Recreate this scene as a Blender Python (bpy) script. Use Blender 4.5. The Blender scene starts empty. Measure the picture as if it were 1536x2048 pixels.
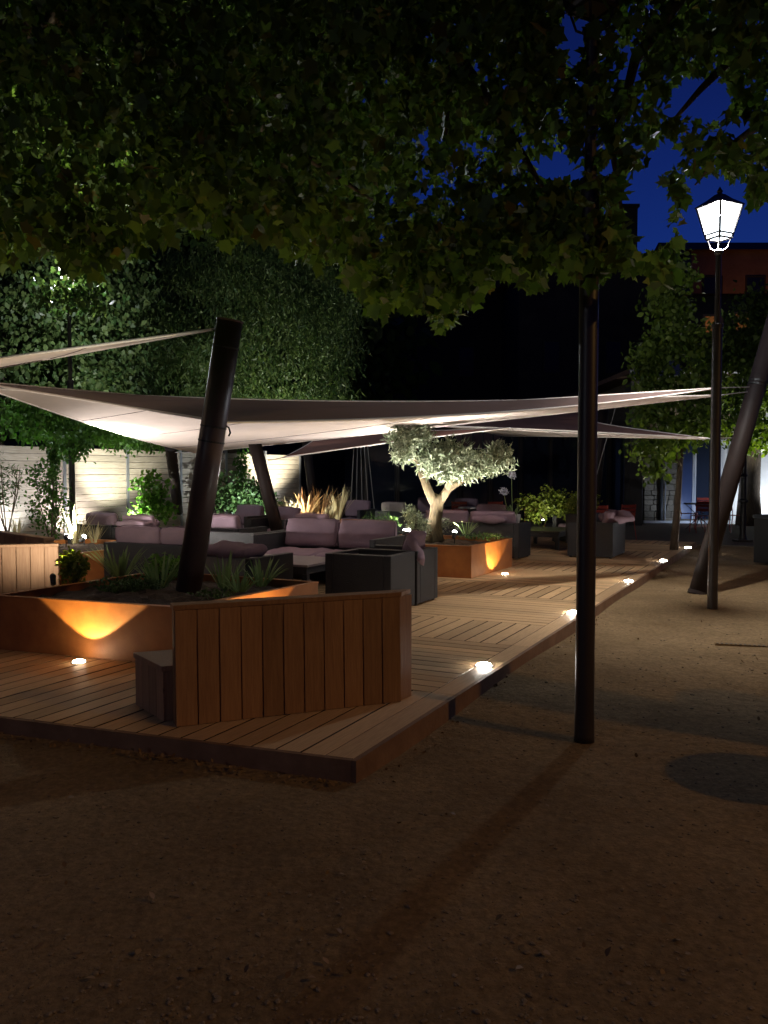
import bpy, bmesh, math, random
import numpy as np
from mathutils import Vector, Matrix

R = math.radians
rnd = random.Random(7)
rs = np.random.RandomState(11)
sc = bpy.context.scene
COL = sc.collection

# ------------------------------------------------------------------ camera
FPX = 1700.0; CAMH = 1.6; PITCH = math.atan(79 / FPX)
cd = bpy.data.cameras.new('camera'); cam = bpy.data.objects.new('camera', cd); COL.objects.link(cam)
cam.location = (0, 0, CAMH); cam.rotation_euler = (R(90) - PITCH, 0, 0)
cd.sensor_fit = 'VERTICAL'; cd.sensor_height = 36; cd.lens = 36 * FPX / 2048
cd.clip_start = 0.05; cd.clip_end = 1500
sc.camera = cam
# ------------------------------------------------------------------ world
w = bpy.data.worlds.new('World'); sc.world = w; w.use_nodes = True
nt = w.node_tree; nt.nodes.clear()
sky = nt.nodes.new('ShaderNodeTexSky'); sky.sky_type = 'NISHITA'; sky.sun_disc = False
sky.sun_elevation = R(-1.6); sky.sun_rotation = R(25); sky.altitude = 200; sky.ozone_density = 7.0
tint = nt.nodes.new('ShaderNodeMix'); tint.data_type = 'RGBA'; tint.blend_type = 'MULTIPLY'
tint.inputs[0].default_value = 1.0
tint.inputs[7].default_value = (2.2, 2.7, 2.6, 1)
bg = nt.nodes.new('ShaderNodeBackground'); bg.inputs[1].default_value = 0.15
wo = nt.nodes.new('ShaderNodeOutputWorld')
tcw = nt.nodes.new('ShaderNodeTexCoord'); spw = nt.nodes.new('ShaderNodeSeparateXYZ'); mrw = nt.nodes.new('ShaderNodeMapRange')   # night deepening towards the zenith
mrw.inputs['From Min'].default_value = .22; mrw.inputs['From Max'].default_value = .62; mrw.inputs['To Min'].default_value = 1.0; mrw.inputs['To Max'].default_value = .45
nt.links.new(tcw.outputs['Generated'], spw.inputs[0]); nt.links.new(spw.outputs['Z'], mrw.inputs[0])
scl = nt.nodes.new('ShaderNodeVectorMath'); scl.operation = 'SCALE'
nt.links.new(sky.outputs[0], tint.inputs[6]); nt.links.new(tint.outputs[2], scl.inputs[0]); nt.links.new(mrw.outputs[0], scl.inputs['Scale']); nt.links.new(scl.outputs[0], bg.inputs[0]); nt.links.new(bg.outputs[0], wo.inputs[0])
# ------------------------------------------------------------------ exposure
vs = sc.view_settings
vs.view_transform = 'Standard'; vs.look = 'None'; vs.gamma = 1; vs.exposure = 0; vs.use_curve_mapping = False
sc.render.engine = 'CYCLES'
sc.cycles.use_denoising = True
try: sc.cycles.denoiser = 'OPENIMAGEDENOISE'
except Exception: pass
sc.cycles.max_bounces = 5; sc.cycles.diffuse_bounces = 3; sc.cycles.glossy_bounces = 2
sc.cycles.transparent_max_bounces = 8; sc.cycles.transmission_bounces = 3
sc.cycles.sample_clamp_indirect = 3.0
sc.cycles.use_light_tree = True

# ------------------------------------------------------------------ coordinates
def G(px, py, z=0.0):                       # point of the photograph on the level z
    a = (px - 768) / FPX; b = -(py - 1024) / FPX
    dy = math.cos(PITCH) + b * math.sin(PITCH); dz = -math.sin(PITCH) + b * math.cos(PITCH)
    t = (z - CAMH) / dz
    return Vector((a * t, dy * t, z))
def Q(px, py, Y):                           # point of the photograph at distance Y
    a = (px - 768) / FPX; b = -(py - 1024) / FPX
    dy = math.cos(PITCH) + b * math.sin(PITCH); dz = -math.sin(PITCH) + b * math.cos(PITCH)
    t = Y / dy
    return Vector((a * t, Y, CAMH + dz * t))
KX, KY = -0.16, 4.40
UX, UY = 0.45479, 0.89060
def W(u, v, z=0.0):                         # terrace grid: u along its long edge, v away from the edge to the left
    return Vector((KX + u * UX - v * UY, KY + u * UY + v * UX, z))
UANG = math.atan2(UY, UX) + 0.013           # heading of the edge
DU = Vector((math.cos(UANG), math.sin(UANG), 0)); DV = Vector((-DU.y, DU.x, 0))
K0 = Vector((KX, KY, 0))
def D(u, v, z=0.0):
    return K0 + DU * u + DV * v + Vector((0, 0, z))

# ------------------------------------------------------------------ materials
def mat(name, color, rough=0.7, metal=0.0, var=0.0, noise=0.0, scale=8, bump=0.0, bscale=60, color2=None, rnd_obj=0.0, grain=None, coat=0.0, spec=0.5, knots=False):
    m = bpy.data.materials.new(name); m.use_nodes = True
    n = m.node_tree.nodes; l = m.node_tree.links
    b = n['Principled BSDF']; b.inputs['Roughness'].default_value = rough; b.inputs['Metallic'].default_value = metal
    b.inputs['Specular IOR Level'].default_value = spec
    if coat: b.inputs['Coat Weight'].default_value = coat
    tc = n.new('ShaderNodeTexCoord'); src = tc.outputs['Object']
    if grain:                                # stretch along one axis
        mp = n.new('ShaderNodeMapping'); mp.inputs['Scale'].default_value = grain; l.new(src, mp.inputs[0])
        oi = n.new('ShaderNodeObjectInfo'); ad = n.new('ShaderNodeVectorMath'); ad.operation = 'ADD'
        mu = n.new('ShaderNodeMath'); mu.operation = 'MULTIPLY'; mu.inputs[1].default_value = 37.0
        l.new(oi.outputs['Random'], mu.inputs[0]); l.new(mp.outputs[0], ad.inputs[0]); l.new(mu.outputs[0], ad.inputs[1]); gsrc = ad.outputs[0]
    else: gsrc = src
    c1 = (*color, 1); c2 = (*(color2 or [c * (1 - noise) for c in color]), 1)
    no = n.new('ShaderNodeTexNoise'); no.inputs['Scale'].default_value = scale; no.inputs['Detail'].default_value = 6; no.inputs['Roughness'].default_value = 0.65
    l.new(gsrc, no.inputs['Vector'])
    cr = n.new('ShaderNodeValToRGB'); cr.color_ramp.elements[0].position = 0.33; cr.color_ramp.elements[1].position = 0.68
    cr.color_ramp.elements[0].color = c2; cr.color_ramp.elements[1].color = c1
    l.new(no.outputs['Fac'], cr.inputs[0]); out = cr.outputs[0]
    if knots:
        oi3 = n.new('ShaderNodeObjectInfo'); m3 = n.new('ShaderNodeMath'); m3.operation = 'MULTIPLY'; m3.inputs[1].default_value = 91.0; l.new(oi3.outputs['Random'], m3.inputs[0])
        a3 = n.new('ShaderNodeVectorMath'); a3.operation = 'ADD'; l.new(src, a3.inputs[0]); l.new(m3.outputs[0], a3.inputs[1])
        vo = n.new('ShaderNodeTexVoronoi'); vo.inputs['Scale'].default_value = 2.6; l.new(a3.outputs[0], vo.inputs['Vector'])
        mr3 = n.new('ShaderNodeMapRange'); mr3.inputs['From Min'].default_value = .03; mr3.inputs['From Max'].default_value = .075; l.new(vo.outputs['Distance'], mr3.inputs[0])
        k3 = n.new('ShaderNodeMix'); k3.data_type = 'RGBA'; k3.inputs[6].default_value = (*[c * .38 for c in color], 1); l.new(mr3.outputs[0], k3.inputs[0]); l.new(out, k3.inputs[7]); out = k3.outputs[2]
    if rnd_obj:
        oi2 = n.new('ShaderNodeObjectInfo'); mr = n.new('ShaderNodeMapRange')
        mr.inputs['To Min'].default_value = 1 - rnd_obj; mr.inputs['To Max'].default_value = 1 + rnd_obj
        l.new(oi2.outputs['Random'], mr.inputs[0])
        hs = n.new('ShaderNodeHueSaturation'); l.new(mr.outputs[0], hs.inputs['Value']); l.new(out, hs.inputs['Color']); out = hs.outputs[0]
    l.new(out, b.inputs['Base Color'])
    if bump:
        nb = n.new('ShaderNodeTexNoise'); nb.inputs['Scale'].default_value = bscale; nb.inputs['Detail'].default_value = 5
        l.new(gsrc, nb.inputs['Vector'])
        bp = n.new('ShaderNodeBump'); bp.inputs['Strength'].default_value = bump; bp.inputs['Distance'].default_value = 0.01
        l.new(nb.outputs['Fac'], bp.inputs['Height']); l.new(bp.outputs[0], b.inputs['Normal'])
    return m

def emis(name, color, s, base=(0.8, 0.8, 0.8)):
    m = bpy.data.materials.new(name); m.use_nodes = True
    b = m.node_tree.nodes['Principled BSDF']
    b.inputs['Base Color'].default_value = (*base, 1); b.inputs['Emission Color'].default_value = (*color, 1); b.inputs['Emission Strength'].default_value = s
    return m

def leafmat(name, c1, c2, c3=None, trans=0.4, rough=0.5):
    m = bpy.data.materials.new(name); m.use_nodes = True
    n = m.node_tree.nodes; l = m.node_tree.links
    b = n['Principled BSDF']; b.inputs['Roughness'].default_value = rough; b.inputs['Specular IOR Level'].default_value = 0.3
    g = n.new('ShaderNodeNewGeometry'); cr = n.new('ShaderNodeValToRGB')
    cr.color_ramp.elements[0].color = (*c1, 1); cr.color_ramp.elements[1].color = (*c2, 1); cr.color_ramp.elements[1].position = 0.93
    if c3:
        e = cr.color_ramp.elements.new(0.99); e.color = (*c3, 1)
    l.new(g.outputs['Random Per Island'], cr.inputs[0]); l.new(cr.outputs[0], b.inputs['Base Color'])
    tr = n.new('ShaderNodeBsdfTranslucent'); mx = n.new('ShaderNodeMixShader'); mx.inputs[0].default_value = trans
    hs = n.new('ShaderNodeHueSaturation'); hs.inputs['Saturation'].default_value = 1.15; hs.inputs['Value'].default_value = 1.3
    l.new(cr.outputs[0], hs.inputs['Color']); l.new(hs.outputs[0], tr.inputs[0])
    o = n['Material Output']; l.new(b.outputs[0], mx.inputs[1]); l.new(tr.outputs[0], mx.inputs[2]); l.new(mx.outputs[0], o.inputs[0])
    return m

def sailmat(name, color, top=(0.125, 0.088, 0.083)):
    m = bpy.data.materials.new(name); m.use_nodes = True
    n = m.node_tree.nodes; l = m.node_tree.links
    b = n['Principled BSDF']; b.inputs['Roughness'].default_value = 0.85; b.inputs['Specular IOR Level'].default_value = 0.2
    tc = n.new('ShaderNodeTexCoord')
    no = n.new('ShaderNodeTexNoise'); no.inputs['Scale'].default_value = 1.3; no.inputs['Detail'].default_value = 4; l.new(tc.outputs['Object'], no.inputs['Vector'])
    cr = n.new('ShaderNodeValToRGB'); cr.color_ramp.elements[0].color = (*[c * 0.86 for c in color], 1); cr.color_ramp.elements[1].color = (*color, 1)
    cr.color_ramp.elements[0].position = 0.35; cr.color_ramp.elements[1].position = 0.6
    l.new(no.outputs[0], cr.inputs[0])
    # upper face coloured darker so it reads shaded under the lamp; pale beneath
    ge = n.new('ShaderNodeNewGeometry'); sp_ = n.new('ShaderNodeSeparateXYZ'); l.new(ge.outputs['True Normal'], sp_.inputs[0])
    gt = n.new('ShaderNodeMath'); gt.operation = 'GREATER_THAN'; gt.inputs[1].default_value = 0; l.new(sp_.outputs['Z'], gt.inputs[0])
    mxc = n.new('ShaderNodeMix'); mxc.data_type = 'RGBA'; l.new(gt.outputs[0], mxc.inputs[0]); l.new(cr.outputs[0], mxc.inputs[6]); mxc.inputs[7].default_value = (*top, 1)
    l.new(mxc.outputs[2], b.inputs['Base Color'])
    n2 = n.new('ShaderNodeTexNoise'); n2.inputs['Scale'].default_value = 2.2; n2.inputs['Detail'].default_value = 2; l.new(tc.outputs['Object'], n2.inputs['Vector'])
    bp = n.new('ShaderNodeBump'); bp.inputs['Strength'].default_value = 0.5; bp.inputs['Distance'].default_value = 0.06; l.new(n2.outputs[0], bp.inputs['Height']); l.new(bp.outputs[0], b.inputs['Normal'])
    tr = n.new('ShaderNodeBsdfTranslucent'); tr.inputs[0].default_value = (color[0] * .5, color[1] * .38, color[2] * .36, 1)
    mx = n.new('ShaderNodeMixShader'); mx.inputs[0].default_value = 0.10
    o = n['Material Output']; l.new(b.outputs[0], mx.inputs[1]); l.new(tr.outputs[0], mx.inputs[2]); l.new(mx.outputs[0], o.inputs[0])
    return m

M = {}
M['deck'] = mat('deck_wood', (0.62, 0.42, 0.225), 0.6, color2=(0.45, 0.285, 0.145), scale=5, grain=(1.2, 22, 22), bump=0.35, bscale=14, knots=True, rnd_obj=0.22)
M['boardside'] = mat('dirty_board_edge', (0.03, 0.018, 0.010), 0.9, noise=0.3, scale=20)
M['plank'] = mat('cladding_wood', (0.34, 0.185, 0.08), 0.6, color2=(0.24, 0.12, 0.05), scale=3, grain=(20, 20, 1.2), bump=0.3, bscale=10, knots=True, rnd_obj=0.2)
M['plank_lit'] = mat('lit_cladding_wood', (0.42, 0.25, 0.14), 0.6, color2=(0.31, 0.17, 0.09), scale=3, grain=(20, 20, 1.2), bump=0.3, bscale=10, knots=True, rnd_obj=0.15)  # paler copy of the cladding wood, colour raised for planks in lamplight
M['fascia'] = mat('fascia_wood', (0.25, 0.145, 0.08), 0.7, color2=(0.15, 0.08, 0.04), scale=4, bump=0.3, bscale=30)
M['corten'] = mat('corten_steel', (0.44, 0.165, 0.04), 0.55, metal=0.0, color2=(0.27, 0.085, 0.02), scale=2.6, bump=0.15, bscale=90)
M['soil'] = mat('bark_mulch', (0.06, 0.035, 0.02), 0.95, color2=(0.018, 0.010, 0.006), scale=25, bump=1.0, bscale=30)
M['post'] = mat('mauve_brown_paint_dim', (0.024, 0.016, 0.0155), 0.6, noise=0.2, scale=5, spec=.25)  # post paint darkened to offset the lamp's glare on the right-hand post
M['post_lit'] = mat('mauve_brown_paint_lit', (0.085, 0.055, 0.053), 0.42, noise=0.25, scale=5)  # same post paint, lightened for the lamplight on the front post
M['lamp_metal'] = mat('dark_grey_paint', (0.035, 0.028, 0.026), 0.42, noise=0.2, scale=6)
M['wicker'] = mat('black_wicker', (0.027, 0.029, 0.034), 0.5, noise=0.35, scale=60, bump=0.8, bscale=160)
M['cushion'] = mat('mauve_fabric', (0.28, 0.20, 0.245), 0.95, noise=0.15, scale=4, bump=0.25, bscale=25, spec=0.1)
M['piping'] = mat('dark_piping', (0.10, 0.06, 0.08), 0.8, noise=0.1)
M['greyc'] = mat('grey_fabric', (0.30, 0.27, 0.25), 0.9, noise=0.15, scale=6, bump=0.2, bscale=30, spec=0.1)
M['table'] = mat('table_top', (0.32, 0.27, 0.265), 0.5, noise=0.15, scale=6)
M['darktop'] = mat('dark_table_top', (0.07, 0.065, 0.06), 0.35, noise=0.2, scale=6)
M['fence'] = mat('grey_fence_wood', (0.42, 0.355, 0.285), 0.8, color2=(0.26, 0.205, 0.15), scale=3, grain=(1.2, 20, 20), bump=0.3, bscale=12, rnd_obj=0.12)
M['galv'] = mat('galvanised_steel', (0.4, 0.4, 0.42), 0.4, metal=0.7, noise=0.15, scale=8)
M['black'] = mat('black_metal', (0.012, 0.012, 0.013), 0.45)
M['red'] = mat('red_metal', (0.30, 0.035, 0.018), 0.45, noise=0.2, scale=9)
M['darkwall'] = mat('dark_render', (0.05, 0.045, 0.045), 0.9, noise=0.3, scale=0.8)
M['house'] = mat('old_render', (0.30, 0.20, 0.14), 0.9, color2=(0.2, 0.13, 0.09), scale=0.9, bump=0.3, bscale=9)
M['tiles'] = mat('clay_tiles', (0.16, 0.09, 0.065), 0.85, noise=0.4, scale=3, bump=0.5, bscale=6)
M['stone'] = mat('rubble_stone', (0.30, 0.25, 0.18), 0.9, color2=(0.16, 0.13, 0.09), scale=4, bump=0.8, bscale=14, rnd_obj=0.3)
M['mortar'] = mat('lime_mortar', (0.14, 0.115, 0.085), 0.95, noise=0.3, scale=6, bump=0.5, bscale=20)
M['white'] = mat('white_render', (0.6, 0.6, 0.6), 0.85, noise=0.12, scale=2, bump=0.3, bscale=12)
M['frame'] = mat('pale_frame', (0.5, 0.5, 0.52), 0.5)
M['glass'] = mat('dark_glass', (0.015, 0.02, 0.035), 0.08)
M['blueglass'] = mat('blue_door_panel', (0.05, 0.075, 0.17), 0.35)
M['bark'] = mat('bark', (0.13, 0.095, 0.065), 0.9, color2=(0.05, 0.035, 0.025), scale=6, grain=(6, 6, 1), bump=1.0, bscale=10)
M['olivebark'] = mat('olive_bark', (0.15, 0.11, 0.055), 0.9, color2=(0.045, 0.032, 0.018), scale=6, grain=(5, 5, 1.3), bump=1.0, bscale=9)
M['pot'] = mat('white_pot', (0.6, 0.57, 0.52), 0.6)
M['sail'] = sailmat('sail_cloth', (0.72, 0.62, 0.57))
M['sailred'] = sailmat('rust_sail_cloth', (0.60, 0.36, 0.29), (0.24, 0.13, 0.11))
M['hem'] = mat('sail_webbing', (0.85, 0.78, 0.74), 0.8)
M['rope'] = mat('steel_rope', (0.35, 0.33, 0.32), 0.4, metal=0.5)
M['pebble'] = mat('pebble', (0.30, 0.23, 0.15), 0.9, color2=(0.14, 0.10, 0.06), scale=12)
M['deadleaf'] = leafmat('dry_leaf', (0.14, 0.08, 0.04), (0.30, 0.20, 0.10), trans=0.1)
M['canopy'] = leafmat('canopy_leaf', (0.045, 0.085, 0.018), (0.12, 0.18, 0.045), (0.12, 0.10, 0.03), trans=0.5)
M['backleaf'] = leafmat('narrow_leaf', (0.035, 0.075, 0.022), (0.085, 0.12, 0.035), trans=0.3)
M['vine'] = leafmat('vine_leaf', (0.045, 0.11, 0.02), (0.09, 0.19, 0.04), trans=0.35)
M['shrub'] = leafmat('shrub_leaf', (0.07, 0.17, 0.03), (0.18, 0.34, 0.07), trans=0.4)
M['yshrub'] = leafmat('golden_shrub_leaf', (0.09, 0.14, 0.02), (0.22, 0.26, 0.05), trans=0.4)
M['darkshrub'] = leafmat('dark_shrub_leaf', (0.035, 0.075, 0.02), (0.085, 0.14, 0.04), trans=0.25)
M['blade'] = leafmat('blade_leaf', (0.13, 0.21, 0.08), (0.28, 0.38, 0.16), trans=0.25)
M['grassy'] = leafmat('pale_grass', (0.30, 0.26, 0.13), (0.45, 0.40, 0.24), trans=0.3)
M['flax'] = leafmat('bronze_flax', (0.30, 0.15, 0.06), (0.42, 0.28, 0.12), trans=0.3)
M['olive'] = leafmat('olive_leaf', (0.12, 0.16, 0.08), (0.48, 0.53, 0.38), trans=0.15)
M['midleaf'] = leafmat('maple_leaf', (0.05, 0.09, 0.015), (0.12, 0.17, 0.03), trans=0.4)
M['flower'] = leafmat('pale_flower', (0.45, 0.45, 0.55), (0.6, 0.6, 0.65), trans=0.2)

# ground: sandy gravel
def ground_mat():
    m = bpy.data.materials.new('sandy_gravel'); m.use_nodes = True
    n = m.node_tree.nodes; l = m.node_tree.links; b = n['Principled BSDF']; b.inputs['Roughness'].default_value = 0.95; b.inputs['Specular IOR Level'].default_value = 0.15
    g = n.new('ShaderNodeNewGeometry')
    def N(s, d=6, r=0.6):
        t = n.new('ShaderNodeTexNoise'); t.inputs['Scale'].default_value = s; t.inputs['Detail'].default_value = d; t.inputs['Roughness'].default_value = r; l.new(g.outputs['Position'], t.inputs['Vector']); return t
    a, c = N(0.9), N(28, 4, 0.7)
    r1 = n.new('ShaderNodeValToRGB'); r1.color_ramp.elements[0].color = (0.20, 0.138, 0.074, 1); r1.color_ramp.elements[1].color = (0.30, 0.216, 0.122, 1)
    r1.color_ramp.elements[0].position = 0.35; r1.color_ramp.elements[1].position = 0.65; l.new(a.outputs[0], r1.inputs[0])
    r2 = n.new('ShaderNodeValToRGB'); r2.color_ramp.elements[0].color = (0.75, 0.73, 0.71, 1); r2.color_ramp.elements[1].color = (1.2, 1.18, 1.15, 1)
    r2.color_ramp.elements[0].position = 0.38; r2.color_ramp.elements[1].position = 0.66; l.new(c.outputs[0], r2.inputs[0])
    mx = n.new('ShaderNodeMix'); mx.data_type = 'RGBA'; mx.blend_type = 'MULTIPLY'; mx.inputs[0].default_value = 1
    l.new(r1.outputs[0], mx.inputs[6]); l.new(r2.outputs[0], mx.inputs[7]); l.new(mx.outputs[2], b.inputs['Base Color'])
    s, t2 = N(9, 3, .5), N(75, 6, .75)
    vo = n.new('ShaderNodeTexVoronoi'); vo.inputs['Scale'].default_value = 48; l.new(g.outputs['Position'], vo.inputs['Vector'])
    ad = n.new('ShaderNodeMath'); ad.operation = 'MULTIPLY_ADD'; ad.inputs[1].default_value = 3.2; l.new(s.outputs[0], ad.inputs[0]); l.new(t2.outputs[0], ad.inputs[2])
    vf = n.new('ShaderNodeTexVoronoi'); vf.feature = 'SMOOTH_F1'; vf.inputs['Scale'].default_value = 3.6; l.new(g.outputs['Position'], vf.inputs['Vector'])
    adf = n.new('ShaderNodeMath'); adf.operation = 'MULTIPLY_ADD'; adf.inputs[1].default_value = 2.4; l.new(vf.outputs['Distance'], adf.inputs[0]); l.new(ad.outputs[0], adf.inputs[2]); ad = adf
    ad2 = n.new('ShaderNodeMath'); ad2.operation = 'MULTIPLY_ADD'; ad2.inputs[1].default_value = -0.35; l.new(vo.outputs['Distance'], ad2.inputs[0]); l.new(ad.outputs[0], ad2.inputs[2])
    bp = n.new('ShaderNodeBump'); bp.inputs['Strength'].default_value = 1.0; bp.inputs['Distance'].default_value = 0.010; l.new(ad2.outputs[0], bp.inputs['Height']); l.new(bp.outputs[0], b.inputs['Normal'])
    return m
M['ground'] = ground_mat()

# ------------------------------------------------------------------ object helpers
def tag(o, label=None, cat=None, group=None, kind=None):
    if label: o['label'] = label
    if cat: o['category'] = cat
    if group: o['group'] = group
    if kind: o['kind'] = kind
    return o
def empty(name, loc=(0, 0, 0), rz=0, label=None, cat=None, group=None, kind=None):
    o = bpy.data.objects.new(name, None); o.empty_display_size = 0.1; COL.objects.link(o)
    o.location = loc; o.rotation_euler = (0, 0, rz)
    return tag(o, label, cat, group, kind)
def link(name, me, m=None, parent=None, loc=None, rz=None):
    if m is not None and not me.materials: me.materials.append(m)
    o = bpy.data.objects.new(name, me); COL.objects.link(o)
    if parent: o.parent = parent
    if loc is not None: o.location = loc
    if rz is not None: o.rotation_euler = (0, 0, rz)
    return o
def bmobj(name, bm, m, parent=None, smooth=False, loc=None, rz=None, bevel=0):
    if bevel: bmesh.ops.bevel(bm, geom=bm.edges[:], offset=bevel, segments=2, affect='EDGES', profile=0.6)
    bmesh.ops.recalc_face_normals(bm, faces=bm.faces[:])
    me = bpy.data.meshes.new(name); bm.to_mesh(me); bm.free()
    if smooth: me.polygons.foreach_set('use_smooth', [True] * len(me.polygons))
    return link(name, me, m, parent, loc, rz)
def box(bm, x0, x1, y0, y1, z0, z1):
    vs_ = [bm.verts.new(p) for p in ((x0, y0, z0), (x1, y0, z0), (x1, y1, z0), (x0, y1, z0), (x0, y0, z1), (x1, y0, z1), (x1, y1, z1), (x0, y1, z1))]
    for f in ((0, 3, 2, 1), (4, 5, 6, 7), (0, 1, 5, 4), (1, 2, 6, 5), (2, 3, 7, 6), (3, 0, 4, 7)): bm.faces.new([vs_[i] for i in f])
def prism(bm, pts, z0, z1):
    a = [bm.verts.new((p[0], p[1], z0)) for p in pts]; b = [bm.verts.new((p[0], p[1], z1)) for p in pts]
    n = len(pts)
    bm.faces.new(a[::-1]); bm.faces.new(b)
    for i in range(n): bm.faces.new((a[i], a[(i + 1) % n], b[(i + 1) % n], b[i]))
def tube(bm, pts, radii, seg=10, cap=True):
    rings = []; n = len(pts); prev = None
    for i, p in enumerate(pts):
        p = Vector(p); t = (Vector(pts[min(i + 1, n - 1)]) - Vector(pts[max(i - 1, 0)])).normalized()
        if prev is None:
            ref = Vector((0, 0, 1)) if abs(t.z) < 0.9 else Vector((1, 0, 0)); a = t.cross(ref).normalized()
        else: a = (prev - t * prev.dot(t)).normalized()
        prev = a; b = t.cross(a)
        r = radii[i] if hasattr(radii, '__len__') else radii
        rings.append([bm.verts.new(p + (a * math.cos(2 * math.pi * k / seg) + b * math.sin(2 * math.pi * k / seg)) * r) for k in range(seg)])
    for i in range(n - 1):
        for k in range(seg): bm.faces.new((rings[i][k], rings[i][(k + 1) % seg], rings[i + 1][(k + 1) % seg], rings[i + 1][k]))
    if cap: bm.faces.new(rings[0][::-1]); bm.faces.new(rings[-1])
def lathe(bm, prof, seg=16, c=(0, 0), rot=0):
    rings = [[bm.verts.new((c[0] + r * math.cos(rot + 2 * math.pi * k / seg), c[1] + r * math.sin(rot + 2 * math.pi * k / seg), z)) for k in range(seg)] for r, z in prof]
    for i in range(len(prof) - 1):
        for k in range(seg): bm.faces.new((rings[i][k], rings[i][(k + 1) % seg], rings[i + 1][(k + 1) % seg], rings[i + 1][k]))
    bm.faces.new(rings[0][::-1]); bm.faces.new(rings[-1])
def copy_tree(o, parent=None):
    c = o.copy(); COL.objects.link(c); c.parent = parent
    for ch in list(o.children): copy_tree(ch, c)
    return c
def smooth(o):
    o.data.polygons.foreach_set('use_smooth', [True] * len(o.data.polygons)); return o

# cushion: a pillow-like rounded slab with piping dents
_cc = {}
def cushion_mesh(sx, sy, sz, seed=0, puff=0.35):
    key = (sx, sy, sz, seed)
    if key in _cc: return _cc[key]
    r = random.Random(seed); n, k = 12, 10
    bm = bmesh.new(); g = {}
    ph = [r.uniform(0, 6.28) for _ in range(6)]
    for s in (1, -1):
        for i in range(n + 1):
            for j in range(k + 1):
                x, y = i / n * 2 - 1, j / k * 2 - 1
                x = math.copysign(1 - (1 - abs(x)) ** 1.8, x); y = math.copysign(1 - (1 - abs(y)) ** 1.8, y)
                e = (1 - abs(x) ** 6) * (1 - abs(y) ** 6)
                h = sz / 2 * (0.74 + 0.26 * ((1 - x * x) * (1 - y * y)) ** 0.5)
                h *= e ** 0.16 if e > 0 else 0
                h += (0.012 * math.sin(4 * x + ph[0] + 2 * y) + 0.008 * math.sin(7 * y + ph[1]) + 0.006 * math.sin(11 * x + 5 * y + ph[2])) * (e > 0.2)
                if abs(x) == 1 or abs(y) == 1: h = 0
                cx = 1 - 0.05 * y * y * abs(x); cy = 1 - 0.05 * x * x * abs(y)
                if h == 0 and s == -1: g[(s, i, j)] = g[(1, i, j)]; continue
                g[(s, i, j)] = bm.verts.new((x * sx / 2 * cx * 0.99, y * sy / 2 * cy, s * h + sz / 2))
    for s in (1, -1):
        for i in range(n):
            for j in range(k):
                q = [g[(s, i, j)], g[(s, i + 1, j)], g[(s, i + 1, j + 1)], g[(s, i, j + 1)]]
                try: bm.faces.new(q if s == 1 else q[::-1])
                except ValueError: pass
    me = bpy.data.meshes.new('cushion'); bm.to_mesh(me); bm.free(); me.polygons.foreach_set('use_smooth', [True] * len(me.polygons))
    _cc[key] = me; return me

_pm = {}
def piping_mesh(sx, sy, sz):
    if (sx, sy, sz) in _pm: return _pm[(sx, sy, sz)]
    bm = bmesh.new(); pts = []
    for k in range(41):
        a = 2 * math.pi * k / 40; ca, sa = math.cos(a), math.sin(a)
        pts.append((sx / 2 * .985 * math.copysign(abs(ca) ** .28, ca), sy / 2 * .985 * math.copysign(abs(sa) ** .28, sa), sz * .88))
    tube(bm, pts, .005, 5, cap=False); me = bpy.data.meshes.new('piping'); bm.to_mesh(me); bm.free(); _pm[(sx, sy, sz)] = me; return me

# leaves: one mesh from many little outlines
LOBED = [(0, 0), (.34, .02), (.30, .26), (.50, .55), (.24, .60), (0, 1.0), (-.22, .62), (-.50, .50), (-.32, .24), (-.30, -.02)]
OVAL = [(0, 0), (.26, .25), (.30, .55), (0, 1.0), (-.30, .55), (-.26, .25)]
LANCE = [(0, 0), (.12, .35), (0, 1.0), (-.12, .35)]
def leaves(name, C, size, tmpl, m, parent=None, droop=0.35, up=0.5, szvar=0.35, facing=None):
    C = np.asarray(C, dtype=np.float64); N = len(C); k = len(tmpl)
    d = rs.normal(size=(N, 3)); d[:, 2] -= droop * 2; d /= np.linalg.norm(d, axis=1)[:, None]
    nn = rs.normal(size=(N, 3)); nn[:, 2] += up * 2
    nn -= d * (nn * d).sum(1)[:, None]; nn /= np.linalg.norm(nn, axis=1)[:, None] + 1e-9
    s_ = np.cross(d, nn)
    sz = size * (1 + szvar * rs.uniform(-1, 1, N))
    T = np.array(tmpl); fold = 0.25 * rs.uniform(0.2, 1.6, N)
    V = C[:, None, :] + sz[:, None, None] * (T[None, :, 0, None] * s_[:, None, :] + T[None, :, 1, None] * d[:, None, :] + (np.abs(T[:, 0])[None, :] * fold[:, None] - 0.22 * (T[:, 1] ** 2)[None, :] * fold[:, None] * 2)[:, :, None] * nn[:, None, :])
    me = bpy.data.meshes.new(name); me.vertices.add(N * k); me.vertices.foreach_set('co', V.reshape(-1))
    me.loops.add(N * k); me.loops.foreach_set('vertex_index', np.arange(N * k, dtype=np.int32))
    me.polygons.add(N); me.polygons.foreach_set('loop_start', np.arange(0, N * k, k, dtype=np.int32))
    me.update(calc_edges=True); me.validate()
    o = link(name, me, m, parent); o['kind'] = 'stuff'
    return o
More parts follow.
